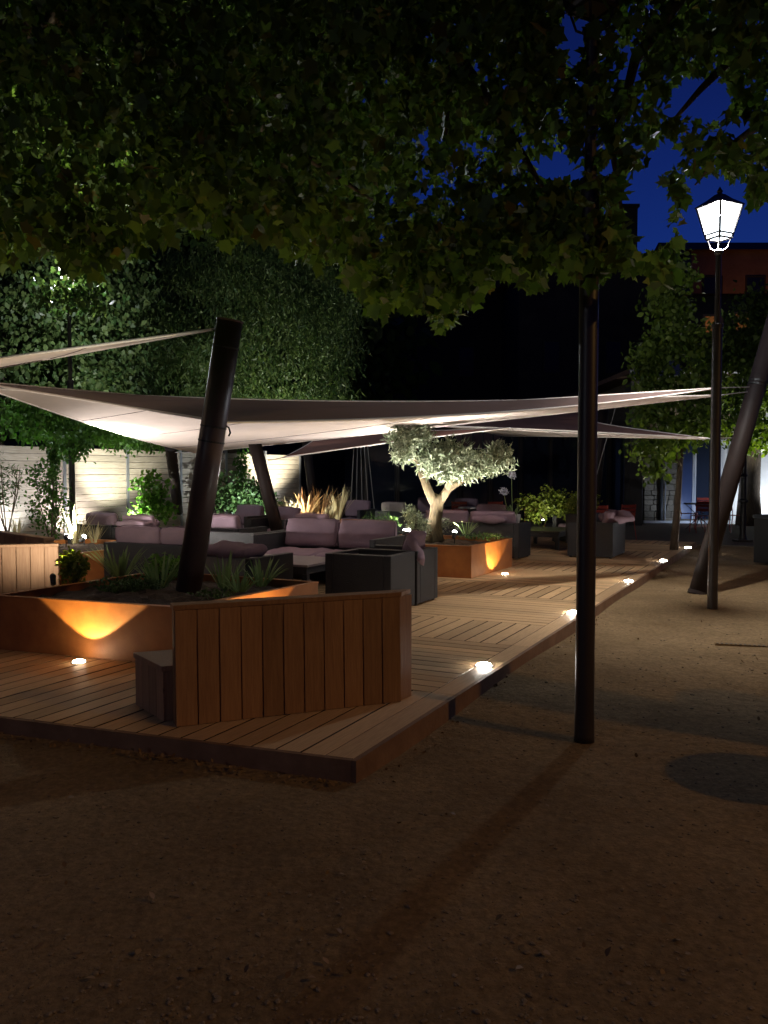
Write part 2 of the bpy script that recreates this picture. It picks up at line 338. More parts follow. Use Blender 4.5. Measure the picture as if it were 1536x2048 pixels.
def blob_points(blobs, n, shell=0.55, cl=0, spread=0.15, sub=0):
    """points in ellipsoid blobs (x,y,z,rx,ry,rz), denser to the shell, grouped into sprays"""
    if sub:
        nb_ = []
        for b in blobs:
            nb_.append((b[0], b[1], b[2], b[3] * .6, b[4] * .6, b[5] * .6))
            for _ in range(sub):
                d = rs.normal(size=3); d /= np.linalg.norm(d); k = rs.uniform(.28, .5)
                nb_.append((b[0] + d[0] * b[3] * .8, b[1] + d[1] * b[4] * .8, b[2] + d[2] * b[5] * .8, b[3] * k, b[4] * k, b[5] * k * 1.05))
        blobs = nb_
    out = []; vol = np.array([b[3] * b[4] * b[5] for b in blobs]); vol = vol ** 0.75; vol /= vol.sum()
    for b, f in zip(blobs, vol):
        k = max(8, int(n * f)); m_ = k if not cl else max(2, k // cl)
        p = rs.normal(size=(m_, 3)); p /= np.linalg.norm(p, axis=1)[:, None]
        p *= (shell + (1 - shell) * rs.uniform(0, 1, m_) ** 0.6)[:, None]
        lump = 1 + 0.28 * np.sin(p[:, 0] * 5 + b[0]) * np.sin(p[:, 2] * 6 + b[1]) + 0.12 * np.sin(p[:, 1] * 11 + p[:, 2] * 9)
        p = p * lump[:, None] * np.array(b[3:6]) + np.array(b[:3])
        if cl: p = np.repeat(p, cl, axis=0) + rs.normal(size=(m_ * cl, 3)) * spread
        out.append(p)
    return np.concatenate(out)

def blades(name, parent, n, h, w_, m, spread=0.8, lean=0.9, seed=0, base=0.05):
    """a rosette of strap leaves"""
    r = random.Random(seed); bm = bmesh.new()
    for i in range(n):
        a = r.uniform(0, 6.28); l_ = h * r.uniform(0.6, 1.1); out = l_ * spread * r.uniform(0.25, 1); b0 = Vector((math.cos(a) * base, math.sin(a) * base, 0))
        dr = Vector((math.cos(a), math.sin(a), 0)); sd = Vector((-dr.y, dr.x, 0)); prev = None
        for k in range(6):
            t = k / 5; p = b0 + dr * out * t + Vector((0, 0, l_ * (t - lean * 0.5 * (out / l_) * t * t)))
            wd = w_ * (1 - t ** 2.2) * (0.6 + t * 0.8) * 0.5 + 0.0008
            a1, c1, a2 = bm.verts.new(p - sd * wd), bm.verts.new(p - Vector((0, 0, wd * 0.4))), bm.verts.new(p + sd * wd)
            if prev: bm.faces.new((prev[0], prev[1], c1, a1)); bm.faces.new((prev[1], prev[2], a2, c1))
            prev = (a1, c1, a2)
    return bmobj(name, bm, m, parent, smooth=True)

LIGHTS = []
def spot(name, loc, target, power, size=80, blend=0.3, color=(1, 0.9, 0.75), parent=None, rad=0.03):
    ld = bpy.data.lights.new(name, 'SPOT'); ld.energy = power; ld.spot_size = R(size); ld.spot_blend = blend; ld.color = color; ld.shadow_soft_size = rad
    o = bpy.data.objects.new(name, ld); COL.objects.link(o)
    dr = Vector(target) - Vector(loc)
    if parent is not None:
        o.parent = parent; loc = parent.matrix_basis.inverted() @ Vector(loc) if False else Vector(loc) - parent.location
    o.location = loc; o.rotation_euler = dr.to_track_quat('-Z', 'Y').to_euler()
    return o

# ================================================================== GROUND
ZT = 0.10; VMAX = 9.6; UEND = 15.55
def u0(v): return -0.119 * v
bm = bmesh.new()
nx, ny = 90, 90
xs = np.linspace(-14, 14, nx); ys = np.linspace(0.5, 28, ny)
def gz(x, y):
    z = 0.012 * math.sin(x * 1.7 + y * 0.8) + 0.010 * math.sin(y * 2.3 - x) - 0.012
    return z
grid = [[bm.verts.new((x, y, gz(x, y))) for x in xs] for y in ys]
for j in range(ny - 1):
    for i in range(nx - 1): bm.faces.new((grid[j][i], grid[j][i + 1], grid[j + 1][i + 1], grid[j + 1][i]))
go = bmobj('ground', bm, M['ground'], smooth=True); tag(go, kind='structure')
bm = bmesh.new()
S = 600
for (x0, x1, y0, y1) in ((-S, S, -S, 0.5), (-S, -14, 0.5, 28), (14, S, 0.5, 28), (-S, S, 28, S)):
    bm.faces.new([bm.verts.new(p) for p in ((x0, y0, -0.03), (x1, y0, -0.03), (x1, y1, -0.03), (x0, y1, -0.03))])
tag(bmobj('outer_ground', bm, M['ground']), kind='structure')

# pebbles and crumbs on the sand, one uncountable mass
def pebbles(n, seed):
    r = random.Random(seed); vv = []; ff = []
    ico = bmesh.new(); bmesh.ops.create_icosphere(ico, subdivisions=1, radius=1); iv = [v.co.copy() for v in ico.verts]; iff = [[v.index for v in f.verts] for f in ico.faces]; ico.free()
    for _ in range(n):
        y = 2.4 + 14 * r.random() ** 1.7; x = r.uniform(-0.52, 0.52) * y + r.uniform(-.4, .4)
        rel = Vector((x, y, 0)) - K0
        if rel.dot(DV) > -0.12 and (rel.dot(DU) > -0.119 * rel.dot(DV) - 0.1): continue
        s = r.choice([0.003, 0.003, 0.004, 0.005, 0.007, 0.009]) * r.uniform(0.7, 1.2) * (1.25 if y > 6 else 1)
        b = len(vv); sx, sy, sz = s * r.uniform(.8, 1.6), s * r.uniform(.7, 1.2), s * r.uniform(.4, .7); a = r.uniform(0, 3.14); ca, sa = math.cos(a), math.sin(a)
        for v in iv:
            q = (v.x * sx, v.y * sy, v.z * sz); vv.append((x + q[0] * ca - q[1] * sa, y + q[0] * sa + q[1] * ca, gz(x, y) + sz * 0.5 + q[2]))
        ff += [[b + i for i in f] for f in iff]
    me = bpy.data.meshes.new('pebbles'); me.from_pydata(vv, [], ff); me.update()
    return me
o = link('pebbles', pebbles(7000, 3), M['pebble']); tag(o, 'small stones and grit scattered over the sandy ground', 'gravel', kind='stuff')
pts = []
for _ in range(260):
    y = 2.6 + 11 * rnd.random() ** 1.5; x = rnd.uniform(-0.5, 0.5) * y
    rel = Vector((x, y, 0)) - K0
    if rel.dot(DV) > -0.1 and rel.dot(DU) > -0.119 * rel.dot(DV) - 0.1: continue
    pts.append((x, y, gz(x, y) + 0.012))
for _ in range(230):
    v_ = 3.2 * rnd.random(); q = D(u0(v_) - .05 - abs(rnd.gauss(0, .07)), v_); pts.append((q.x, q.y, gz(q.x, q.y) + .012))
for _ in range(120):
    u_ = 6 * rnd.random(); q = D(u_, -.06 - abs(rnd.gauss(0, .06))); pts.append((q.x, q.y, gz(q.x, q.y) + .012))
o = leaves('fallen_leaves', pts, 0.028, OVAL, M['deadleaf'], droop=0.0, up=4.0); tag(o, 'small dry leaves lying on the sandy ground', 'leaves')

# drain: a strip of small slots in the sand
dr = empty('drain_channel', G(1430, 1287, 0), 0, 'narrow slotted drain channel in the sand at the right edge', 'drain')
d0 = G(1430, 1286, 0); d1 = G(1640, 1297, 0); dd = (d1 - d0); L_ = dd.length; dd.normalize(); ds = Vector((-dd.y, dd.x, 0))
bm = bmesh.new(); prism(bm, [d0 - ds * .02 - d0, d1 - ds * .02 - d0, d1 + ds * .02 - d0, d0 + ds * .02 - d0], -0.02, 0.003); bmobj('channel_rim', bm, M['ground'], dr)
bm = bmesh.new()
for i in range(int(L_ / 0.04)):
    c = dd * (i * 0.04 + 0.01); prism(bm, [c - ds * .014, c + dd * .022 - ds * .014, c + dd * .022 + ds * .014, c + ds * .014], 0.0, 0.006)
o = bmobj('slot', bm, M['black'], dr); o['kind'] = 'stuff'

# ================================================================== DECK
bm = bmesh.new()
prism(bm, [D(u0(0.02) + .03, 0.02), D(UEND - .02, 0.02), D(UEND - .02, VMAX), D(u0(VMAX) + .03, VMAX)], -0.04, 0.068)
deck = bmobj('deck', bm, M['black']); tag(deck, kind='structure')
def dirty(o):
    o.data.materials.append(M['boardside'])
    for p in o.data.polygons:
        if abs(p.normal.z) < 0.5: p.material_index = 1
def board(pts, name='deck_board', store=None):
    c = sum((Vector(p) for p in pts), Vector()) / len(pts)
    if store is not None:
        prism(store, pts, 0.0685, ZT - 0.001 * rnd.random()); return
    e = (Vector(pts[1]) - Vector(pts[0])); a = math.atan2(e.y, e.x)
    mt = Matrix.Rotation(-a, 3, 'Z')
    loc = [mt @ (Vector(p) - c) for p in pts]
    b = bmesh.new(); h = ZT - 0.0015 * rnd.random()
    n = len(loc); ins = 0.0012
    lo = [b.verts.new((p.x, p.y, 0.0685)) for p in loc]; mi = [b.verts.new((p.x, p.y, h - 0.0015)) for p in loc]
    to = [b.verts.new((p.x - math.copysign(ins, p.x), p.y - math.copysign(ins, p.y), h)) for p in loc]
    b.faces.new(to)
    for r1, r2 in ((lo, mi), (mi, to)):
        for i in range(n): b.faces.new((r1[i], r1[(i + 1) % n], r2[(i + 1) % n], r2[i]))
    o = bmobj('deck_board', b, M['deck'], deck, loc=(c.x, c.y, 0), rz=a)
    dirty(o); return o
far = bmesh.new()
GAP = 0.014
bands = [(1.43, 3.19, 'P'), (3.19, 4.25, 'D'), (4.25, 6.02, 'P'), (6.02, 7.12, 'D'), (7.12, 8.88, 'P'), (8.88, 9.96, 'D'), (9.96, 11.72, 'P'), (11.72, 12.8, 'D'), (12.8, 14.56, 'P'), (14.56, UEND, 'D')]
# border board, in lengths
jn = [0.0, 1.43, 3.19, 6.02, 8.88, 11.72, 14.56, UEND]
for a, b_ in zip(jn[:-1], jn[1:]):
    a0, a1 = (u0(0), u0(.155)) if a == 0 else (a + .002, a + .002)
    board([D(a0, 0.0), D(b_ - .002, 0.0), D(b_ - .002, .155), D(a1, .155)])
v = .162; vs0 = []
while v < VMAX:
    vs0.append(v); v += .148
for i, v in enumerate(vs0):                         # the near field runs along u
    st = far if v > 4.4 else None
    v1 = v + .148 - GAP
    board([D(u0(v), v), D(1.43 - GAP, v), D(1.43 - GAP, v1), D(u0(v1), v1)], store=st)
for (a, b_, kind) in bands:
    if kind == 'D':
        for v in vs0:
            v1 = v + .148 - GAP; st = far if v > 4.0 else None
            board([D(a, v), D(b_ - GAP, v), D(b_ - GAP, v1), D(a, v1)], store=st)
    else:
        n = round((b_ - a) / .147); st_ = (b_ - a) / n
        for i in range(n):
            ua = a + i * st_; ub = ua + st_ - GAP
            cuts = [.162, 3.3 + .0 * i, 6.4, VMAX]
            for c0, c1 in zip(cuts[:-1], cuts[1:]):
                st = far if c0 > 6 else None
                board([D(ub, c0), D(ub, c1 - GAP), D(ua, c1 - GAP), D(ua, c0)], store=st)
o = bmobj('deck_board', far, M['deck'], deck); o['kind'] = 'stuff'; dirty(o)
# fascia boards round the edge
bm = bmesh.new(); prism(bm, [D(u0(0) - .03, -0.032), D(UEND + .0, -0.032), D(UEND, -0.002), D(u0(0) - .03, -0.002)], -0.05, ZT - 0.001); bmobj('edge_fascia', bm, M['fascia'], deck)
bm = bmesh.new(); prism(bm, [D(u0(0) - .03, 0.0), D(u0(0) - .003, 0.0), D(u0(VMAX) - .003, VMAX), D(u0(VMAX) - .03, VMAX)], -0.05, ZT - 0.002); bmobj('edge_fascia', bm, M['fascia'], deck)

# terrace paving behind the deck
bm = bmesh.new(); prism(bm, [D(UEND + .4, -6), D(24, -6), D(24, 11), D(UEND + .4, 11)], -0.05, 0.02)
tag(bmobj('terrace_paving', bm, M['mortar']), kind='structure')

# ================================================================== LAMPS IN THE DECK
GL_W = (1.0, 0.93, 0.82)
lens_m = emis('led_lens', (1.0, 0.93, 0.82), 260)
lens_w = emis('warm_led_lens', (1.0, 0.80, 0.52), 60)
def deck_light(p, label, m=lens_m, r=0.058, group='round lights set into the deck'):
    t = empty('deck_light', p, 0, label, 'deck light', group)
    bm = bmesh.new(); lathe(bm, [(r + .013, 0.0), (r + .013, .004), (r, .006), (r * .99, .004)], 20); bmobj('trim_ring', bm, M['galv'], t)
    bm = bmesh.new(); lathe(bm, [(r * .96, .002), (r * .92, .014), (r * .6, .022), (r * .2, .025)], 20); o = bmobj('lens', bm, m, t, smooth=True)
    return t
for (px, py, lb) in ((968, 1332, 'round light in the deck edge nearest the front corner'), (1146, 1226, 'round deck light just left of the front lamp post'),
                     (1257, 1163, 'third round light along the deck edge, right of the front post'), (1327, 1122, 'fourth round light along the deck edge, second from the far end'),
                     (1376, 1096, 'farthest round light along the deck edge, by the slim tree')):
    p = G(px, py, ZT); t = deck_light(p, lb)
    spot('edge_glow', p + Vector((0, 0, .03)), p + Vector((0, 0, 1)), 7, 150, 0.5, GL_W, parent=t)
# ================================================================== PLANTERS
def rim_box(name, corners, z1, label, th=0.035, soilz=0.07):
    """open corten box: corners counter-clockwise in world xy; returns the thing"""
    c = sum((Vector((p[0], p[1], 0)) for p in corners), Vector()) / len(corners)
    t = empty(name, (c.x, c.y, ZT), 0, label, 'planter', 'corten steel planters on the deck')
    n = len(corners); P_ = [Vector((p[0] - c.x, p[1] - c.y, 0)) for p in corners]
    ins = [p * (1 - th * 1.4 / p.length) for p in P_]
    h = z1 - ZT
    for i in range(n):
        a, b, c2, d = P_[i], P_[(i + 1) % n], ins[(i + 1) % n], ins[i]
        e = (b - a).normalized() * 0.0015
        bm = bmesh.new(); prism(bm, [a + e, b - e, c2 - e, d + e], 0.002, h - 0.012); bmobj('side_panel', bm, M['corten'], t)
    bm = bmesh.new(); o_ = [p * (1 + .008 / p.length) for p in P_]; i_ = [p * (1 - .075 / p.length) for p in P_]
    lo = [bm.verts.new((p.x, p.y, h - .0115)) for p in o_]; hi = [bm.verts.new((p.x, p.y, h)) for p in o_]; li = [bm.verts.new((p.x, p.y, h - .0115)) for p in i_]; hi2 = [bm.verts.new((p.x, p.y, h)) for p in i_]
    for i in range(n):
        j = (i + 1) % n
        bm.faces.new((lo[i], lo[j], hi[j], hi[i])); bm.faces.new((hi[i], hi[j], hi2[j], hi2[i])); bm.faces.new((hi2[i], hi2[j], li[j], li[i])); bm.faces.new((li[i], li[j], lo[j], lo[i]))
    bmobj('rim', bm, M['corten'], t)
    # lumpy soil
    bm = bmesh.new(); m_ = 22
    g = [[None] * (m_ + 1) for _ in range(m_ + 1)]
    for i in range(m_ + 1):
        for j in range(m_ + 1):
            s, q = i / m_, j / m_
            p = (ins[0] * (1 - s) + ins[1] * s) * (1 - q) + (ins[3] * (1 - s) + ins[2] * s) * q
            z = h - soilz + 0.02 * rnd.uniform(-1, 1) + 0.05 * math.sin(math.pi * s) * math.sin(math.pi * q)
            g[i][j] = bm.verts.new((p.x * .99, p.y * .99, z))
    for i in range(m_):
        for j in range(m_): bm.faces.new((g[i][j], g[i + 1][j], g[i + 1][j + 1], g[i][j + 1]))
    bmobj('soil', bm, M['soil'], t)
    return t
ZP = 0.56
p1 = [W(1.25, 2.20), W(3.06, 2.09), W(3.06, 4.08), W(1.03, 4.08)]
pl1 = rim_box('planter', p1, ZP, 'large corten planter in front holding the leaning post, lit gold by a deck light')
p2 = [W(3.97, 6.37), W(5.9, 6.37), W(5.9, 8.3), W(3.97, 8.3)]
pl2 = rim_box('planter', p2, ZP, 'corten planter with pale grasses behind the plank bench at left')
p3 = [W(7.37, 2.2), W(9.08, 2.17), W(9.2, 4.1), W(7.22, 4.1)]
pl3 = rim_box('planter', p3, ZP, 'corten planter holding the floodlit olive tree, beside the walkway')
p4 = [W(10.75, 6.72), W(12.6, 6.66), W(12.6, 8.6), W(10.75, 8.6)]
pl4 = rim_box('planter', p4, ZP, 'corten planter with bronze flax and pale grasses amid the sofas')

WARM = (1.0, 0.72, 0.30)
# uplights grazing the planters
t = deck_light(G(158, 1325, ZT), 'round deck light washing the front of the large planter', lens_w, 0.05)
spot('up_beam', G(158, 1325, ZT) + Vector((0, 0, .034)), G(158, 1325, ZT) + Vector((.0, 0, 1)), 52, 108, 0.10, WARM, parent=t, rad=.012)
q = (W(2.15, 2.14 - .16, ZT)); t = deck_light(q, 'round deck light behind the front bench, washing the planter side', lens_w, 0.05)
spot('up_beam', q + Vector((0, 0, .034)), q + Vector((.0, 0, 1)), 52, 108, 0.10, WARM, parent=t, rad=.012)
q = G(1010, 1149, ZT); t = deck_light(q, 'round deck light washing the olive planter by the walkway', lens_w, 0.05)
spot('up_beam', q + Vector((0, 0, .034)), G(984, 1145, ZT) + Vector((0, 0, .33)), 46, 84, 0.10, WARM, parent=t, rad=.008)
q = W(7.16, 3.6, ZT); t = deck_light(q, 'round deck light behind the sofa, washing the near side of the olive planter', lens_w, 0.05)
spot('up_beam', q + Vector((0, 0, .034)), q + Vector((0, 0, 1)), 40, 108, 0.12, WARM, parent=t, rad=.012)

# ================================================================== PLANK BENCHES
def plank_wall(name, a, b, z0, z1, th, n, label, mp, end_dir=None, lean=0.0, cat='bench'):
    """a row of upright planks from a to b (front face line), cap on top"""
    a = Vector((a[0], a[1], 0)); b = Vector((b[0], b[1], 0)); L = (b - a).length; d = (b - a) / L; nrm = Vector((-d.y, d.x, 0))
    t = empty(name, (a.x, a.y, z0), math.atan2(d.y, d.x), label, cat, None)
    wd = L / n
    for i in range(n):
        bm = bmesh.new(); k = rnd.uniform(-.0015, .0015)
        x0, x1 = i * wd + .004, (i + 1) * wd - .004
        vs_ = []
        for (x, y, z) in ((x0, 0, 0.003), (x1, 0, 0.003), (x1, .022, 0.003), (x0, .022, 0.003), (x0, lean, z1 - z0 - .03), (x1, lean, z1 - z0 - .03), (x1, .022 + lean, z1 - z0 - .03), (x0, .022 + lean, z1 - z0 - .03)):
            vs_.append(bm.verts.new((x - x0, y + k, z)))
        for f in ((0, 3, 2, 1), (4, 5, 6, 7), (0, 1, 5, 4), (1, 2, 6, 5), (2, 3, 7, 6), (3, 0, 4, 7)): bm.faces.new([vs_[j] for j in f])
        bmobj('plank', bm, mp, t, loc=(x0, 0, 0), bevel=0.002)
    bm = bmesh.new(); e = 0.0
    ex = (end_dir.dot(d) / max(0.2, end_dir.dot(nrm)) * th) if end_dir is not None else 0
    prism(bm, [(0.0, .024), (L - .002, .024), (L + ex - .002, th), (0.0, th)], 0.003, z1 - z0 - .032); bmobj('core', bm, M['plank'], t)
    bm = bmesh.new(); prism(bm, [(-.006, -.006 + lean), (L + .004, -.006 + lean), (L + ex + .004, th + .01 + lean), (-.006, th + .01 + lean)], z1 - z0 - .029, z1 - z0); bmobj('cap', bm, mp, t, bevel=.002)
    return t, d, nrm
t, d, nrm = plank_wall('plank_bench', (-1.225, 4.94), (0.115, 5.50), ZT, .82, .105, 11, 'tall plank bench back at the front corner of the deck', M['plank'], end_dir=Vector((DU.x, DU.y, 0)), lean=.02)
# seat block behind it
def seat_block(t, pts, z1, name='seat'):
    inv = t.matrix_basis if False else Matrix.Translation(t.location) @ Matrix.Rotation(t.rotation_euler[2], 4, 'Z'); inv = inv.inverted()
    P_ = [inv @ Vector((p[0], p[1], ZT)) for p in pts]
    bm = bmesh.new(); prism(bm, P_, .003, z1 - ZT - .035)
    c = sum(P_, Vector()) / len(P_)
    bmobj('seat_base', bm, M['plank_lit'], t)
    # plank fronts on the visible left side
    a, b = P_[0], P_[1]; L = (b - a).length; dd_ = (b - a) / L; nn_ = Vector((-dd_.y, dd_.x, 0))
    if nn_.dot(c - a) > 0: nn_ = -nn_
    k = 4
    for i in range(k):
        q0 = a + dd_ * (L / k * i + .003); q1 = a + dd_ * (L / k * (i + 1) - .003); bm = bmesh.new()
        prism(bm, [q0 + nn_ * .002, q1 + nn_ * .002, q1 + nn_ * .018, q0 + nn_ * .018], .003, z1 - ZT - .036); bmobj('seat_plank', bm, M['plank_lit'], t)
    bm = bmesh.new(); P2 = [p + (p - c).normalized() * .03 for p in P_]; prism(bm, P2, z1 - ZT - .033, z1 - ZT); bmobj(name, bm, M['plank_lit'], t, bevel=.003)
seat_block(t, [(-1.59, 5.44), (-1.31, 5.06), (0.0, 5.60), (-.35, 5.95)], .44)
t2, d, nrm = plank_wall('plank_bench', W(1.95, 6.0), W(2.72, 5.17), ZT, .83, .12, 8, 'pale plank bench at the left edge, behind the large planter', M['plank_lit'])
t3, d, nrm = plank_wall('plank_bench', W(4.0, 8.1), W(3.3, 6.05), ZT, .82, .12, 12, 'farther plank bench at the left edge, below the floodlit fence', M['plank_lit'])

# ================================================================== STREET LAMPS
def street_lamp(loc, label, lit=None, group='street lamps with square lanterns', top=4.2, down=0, bulb_w=0):
    t = empty('street_lamp', loc, 0, label, 'street lamp', group)
    bm = bmesh.new(); lathe(bm, [(.062, -.02), (.060, .02), (.057, .2), (.057, 3.28), (.052, 3.31), (.040, 3.33)], 20); smooth(bmobj('lower_shaft', bm, M['lamp_metal'], t))
    bm = bmesh.new(); lathe(bm, [(.036, 3.33), (.032, top - .1), (.05, top - .08), (.05, top - .05), (.03, top - .03)], 16); bmobj('upper_shaft', bm, M['lamp_metal'], t)
    bm = bmesh.new(); lathe(bm, [(.066, 3.27), (.066, 3.31), (.06, 3.32)], 20); bmobj('collar', bm, M['lamp_metal'], t)
    zb, zt_ = top + .09, top + .45; rb, rt = .135, .245; rot = R(-109)
    # brackets from shaft to lantern bottom
    for k in range(4):
        a = rot + k * math.pi / 2; bm = bmesh.new()
        tube(bm, [(.03 * math.cos(a), .03 * math.sin(a), top - .05), (.09 * math.cos(a), .09 * math.sin(a), top - .02), (rb * .95 * math.cos(a), rb * .95 * math.sin(a), zb)], .008, 6); bmobj('bracket', bm, M['lamp_metal'], t)
    for k in range(4):
        a = rot + k * math.pi / 2; bm = bmesh.new()
        tube(bm, [(rb * math.cos(a), rb * math.sin(a), zb), (rt * math.cos(a), rt * math.sin(a), zt_)], .014, 6); bmobj('corner_bar', bm, M['lamp_metal'], t)
    for (rr, z, nm) in ((rb, zb, 'bottom_frame'), (rb + (rt - rb) * .14, zb + .05, 'lower_frame')):
        bm = bmesh.new(); pts = [(rr * math.cos(rot + k * math.pi / 2), rr * math.sin(rot + k * math.pi / 2), z) for k in range(5)]
        for k in range(4): tube(bm, [pts[k], pts[k + 1]], .012, 6)
        bmobj(nm, bm, M['lamp_metal'], t)
    pm = lit or M['greyc']
    for k in range(4):
        a0, a1 = rot + k * math.pi / 2, rot + (k + 1) * math.pi / 2; bm = bmesh.new(); e = .985
        q = [(rb * e * math.cos(a0), rb * e * math.sin(a0), zb + .004), (rb * e * math.cos(a1), rb * e * math.sin(a1), zb + .004), (rt * e * math.cos(a1), rt * e * math.sin(a1), zt_ - .004), (rt * e * math.cos(a0), rt * e * math.sin(a0), zt_ - .004)]
        vs_ = [bm.verts.new(p) for p in q]; i_ = [bm.verts.new((p[0] * .97, p[1] * .97, p[2])) for p in q]
        bm.faces.new(vs_); bm.faces.new(i_[::-1])
        for j in range(4): bm.faces.new((vs_[j], i_[j], i_[(j + 1) % 4], vs_[(j + 1) % 4]))
        bmobj('pane', bm, pm, t)
    bm = bmesh.new(); lathe(bm, [(rb * .9, zb + .002), (rb * .92, zb + .008)], 4, rot=rot); bmobj('bottom_pane', bm, pm, t)
    if bulb_w:
        ld = bpy.data.lights.new('bulb_light', 'POINT'); ld.energy = bulb_w; ld.color = (.93, .96, 1.0); ld.shadow_soft_size = .06
        lo = bpy.data.objects.new('bulb_light', ld); COL.objects.link(lo); lo.parent = t; lo.location = (0, 0, zb + .2)
        bm = bmesh.new(); bmesh.ops.create_uvsphere(bm, u_segments=12, v_segments=8, radius=.04); o = bmobj('bulb', bm, emis('bulb_glow', (.93, .97, 1), 300), t, smooth=True, loc=(0, 0, zb + .30))
    if down: spot('down_light', Vector(loc) + Vector((0, 0, zb - .006)), Vector(loc), down, 106, 1.0, (1, .93, .84), parent=t, rad=.05)
    bm = bmesh.new(); lathe(bm, [(rt + .02, zt_), (rt + .025, zt_ + .015), (.13, zt_ + .09), (.06, zt_ + .14), (.03, zt_ + .15)], 4, rot=rot); bmobj('roof', bm, M['lamp_metal'], t)
    bm = bmesh.new(); lathe(bm, [(.02, zt_ + .148), (.035, zt_ + .175), (.02, zt_ + .20), (.004, zt_ + .23)], 10); bmobj('finial', bm, M['lamp_metal'], t)
    return t
def panemat(name, color, s_, tr=.7):
    m = bpy.data.materials.new(name); m.use_nodes = True; n = m.node_tree.nodes; l = m.node_tree.links
    e = n.new('ShaderNodeEmission'); e.inputs[0].default_value = (*color, 1); e.inputs[1].default_value = s_
    t = n.new('ShaderNodeBsdfTransparent'); mx = n.new('ShaderNodeMixShader'); mx.inputs[0].default_value = 1 - tr
    l.new(t.outputs[0], mx.inputs[1]); l.new(e.outputs[0], mx.inputs[2]); l.new(mx.outputs[0], n['Material Output'].inputs[0]); n.remove(n['Principled BSDF']); return m
LAMPM = panemat('lantern_glow', (0.80, 0.92, 1.0), 9)
LAMPM2 = panemat('far_lantern_glow', (1.0, 0.95, 0.80), 8)
street_lamp((3.86, 9.93, 0), 'lit street lamp with glowing white lantern on the right', LAMPM, down=1150, bulb_w=360)
street_lamp((1.21, 5.07, 0), 'unlit street lamp post in front, its lantern lost in the leaves')
street_lamp((-5.87, 16.0, 0), 'lamp post at the left behind the sofas, its lantern in the foliage', LAMPM2, top=5.05, down=30, bulb_w=800)

# the sodium lamp of the street, just out of frame on the right: its light fills the foreground
SOD = (1.0, 0.54, 0.14)
def road_lamp(loc, label, power, aim=(0, 0)):
    t = empty('road_lamp', loc, 0, label, 'street lamp')
    ax, ay = aim
    bm = bmesh.new(); lathe(bm, [(.09, 0), (.08, .3), (.055, 8.7), (.05, 8.9)], 14); bmobj('mast', bm, M['galv'], t)
    bm = bmesh.new(); tube(bm, [(0, 0, 8.85), (ax * .5, ay * .5, 9.25), (ax, ay, 9.3)], .03, 8); bmobj('arm', bm, M['galv'], t)
    bm = bmesh.new(); lathe(bm, [(.08, 9.18), (.16, 9.20), (.14, 9.30), (.06, 9.36)], 12, c=(ax, ay)); bmobj('lamp_head', bm, M['lamp_metal'], t)
    bm = bmesh.new(); lathe(bm, [(.05, 9.12), (.10, 9.145), (.12, 9.177)], 12, c=(ax, ay)); bmobj('lamp_glass', bm, emis('sodium_glow', SOD, 60), t)
    ld = bpy.data.lights.new('sodium_light', 'SPOT'); ld.energy = power; ld.spot_size = R(148); ld.spot_blend = .3; ld.color = SOD; ld.shadow_soft_size = .10
    o = bpy.data.objects.new('sodium_light', ld); COL.objects.link(o); o.parent = t; o.location = (ax, ay, 9.0)
    return t
street_lamp((-8.5, -3.2, 0), 'lit street lamp out of frame behind the viewer on the left', LAMPM, bulb_w=230)
road_lamp((13.8, -3.0, 0), 'orange sodium road lamp out of frame on the right', 1500, (-.8, .4))
# round tables added out of frame to cast their shadows onto the sand
def shadow_table(loc, label, rad=.35):
    t = empty('shadow_table', loc, 0, label, 'table', 'unseen round tables added for their shadows')
    bm = bmesh.new(); lathe(bm, [(rad, .715), (rad, .735), (rad - .01, .74)], 40); bmobj('table_top', bm, M['black'], t)
    bm = bmesh.new(); lathe(bm, [(.02, .02), (.02, .713)], 10); bmobj('column', bm, M['black'], t)
    bm = bmesh.new(); lathe(bm, [(.2, 0), (.2, .012), (.03, .03)], 20); bmobj('foot', bm, M['black'], t)
shadow_table((2.80, 3.84, 0), 'round black table added for its shadow just right of the frame, nearest the viewer', .35)
shadow_table((3.30, 5.2, 0), 'round black table added for its shadow just right of the frame, beyond the nearest one', .34)

# ================================================================== LEANING POSTS
def lean_post(base, top, r, label, bands_=(), m='post'):
    base = Vector(base); top = Vector(top)
    t = empty('leaning_post', base, 0, label, 'post', 'leaning posts carrying the shade sails')
    v = top - base; bm = bmesh.new(); tube(bm, [(0, 0, 0), v * .999], r, 24, cap=True); o = bmobj('shaft', bm, M[m], t)
    for p in o.data.polygons: p.use_smooth = len(p.vertices) == 4
    bm = bmesh.new(); tube(bm, [v * .998, v * 1.004], r * 1.04, 24); bmobj('end_cap', bm, M[m], t)
    bm = bmesh.new(); tube(bm, [v * .0, v.normalized() * .05], r * 1.08, 24); bmobj('foot_collar', bm, M[m], t)
    for z in bands_:
        k = z / v.length; bm = bmesh.new(); tube(bm, [v * k, v * (k + .006)], r * 1.035, 24); bmobj('strap', bm, M['black'], t)
    return t
lp1 = lean_post((-1.77, 7.6, .47), (-1.345, 7.48, 2.92), .113, 'thick leaning post rising from the large front planter', (1.42, 1.55, 2.25), m='post_lit')
bm = bmesh.new(); tube(bm, [(.345, -.06, 1.54), (.40, -.08, 1.53), (.415, -.08, 1.48), (.40, -.08, 1.45)], .008, 6); bmobj('hook', bm, M['black'], lp1)
lean_post((4.18, 11.28, -.03), (5.42, 11.75, 3.9), .12, 'thick leaning post on the sand behind the lit street lamp', (2.95, 3.0))
lean_post(G(361, 1062, ZT), Q(341, 893, 17.3), .115, 'leaning post behind the left sofas, carrying the low sail corner')
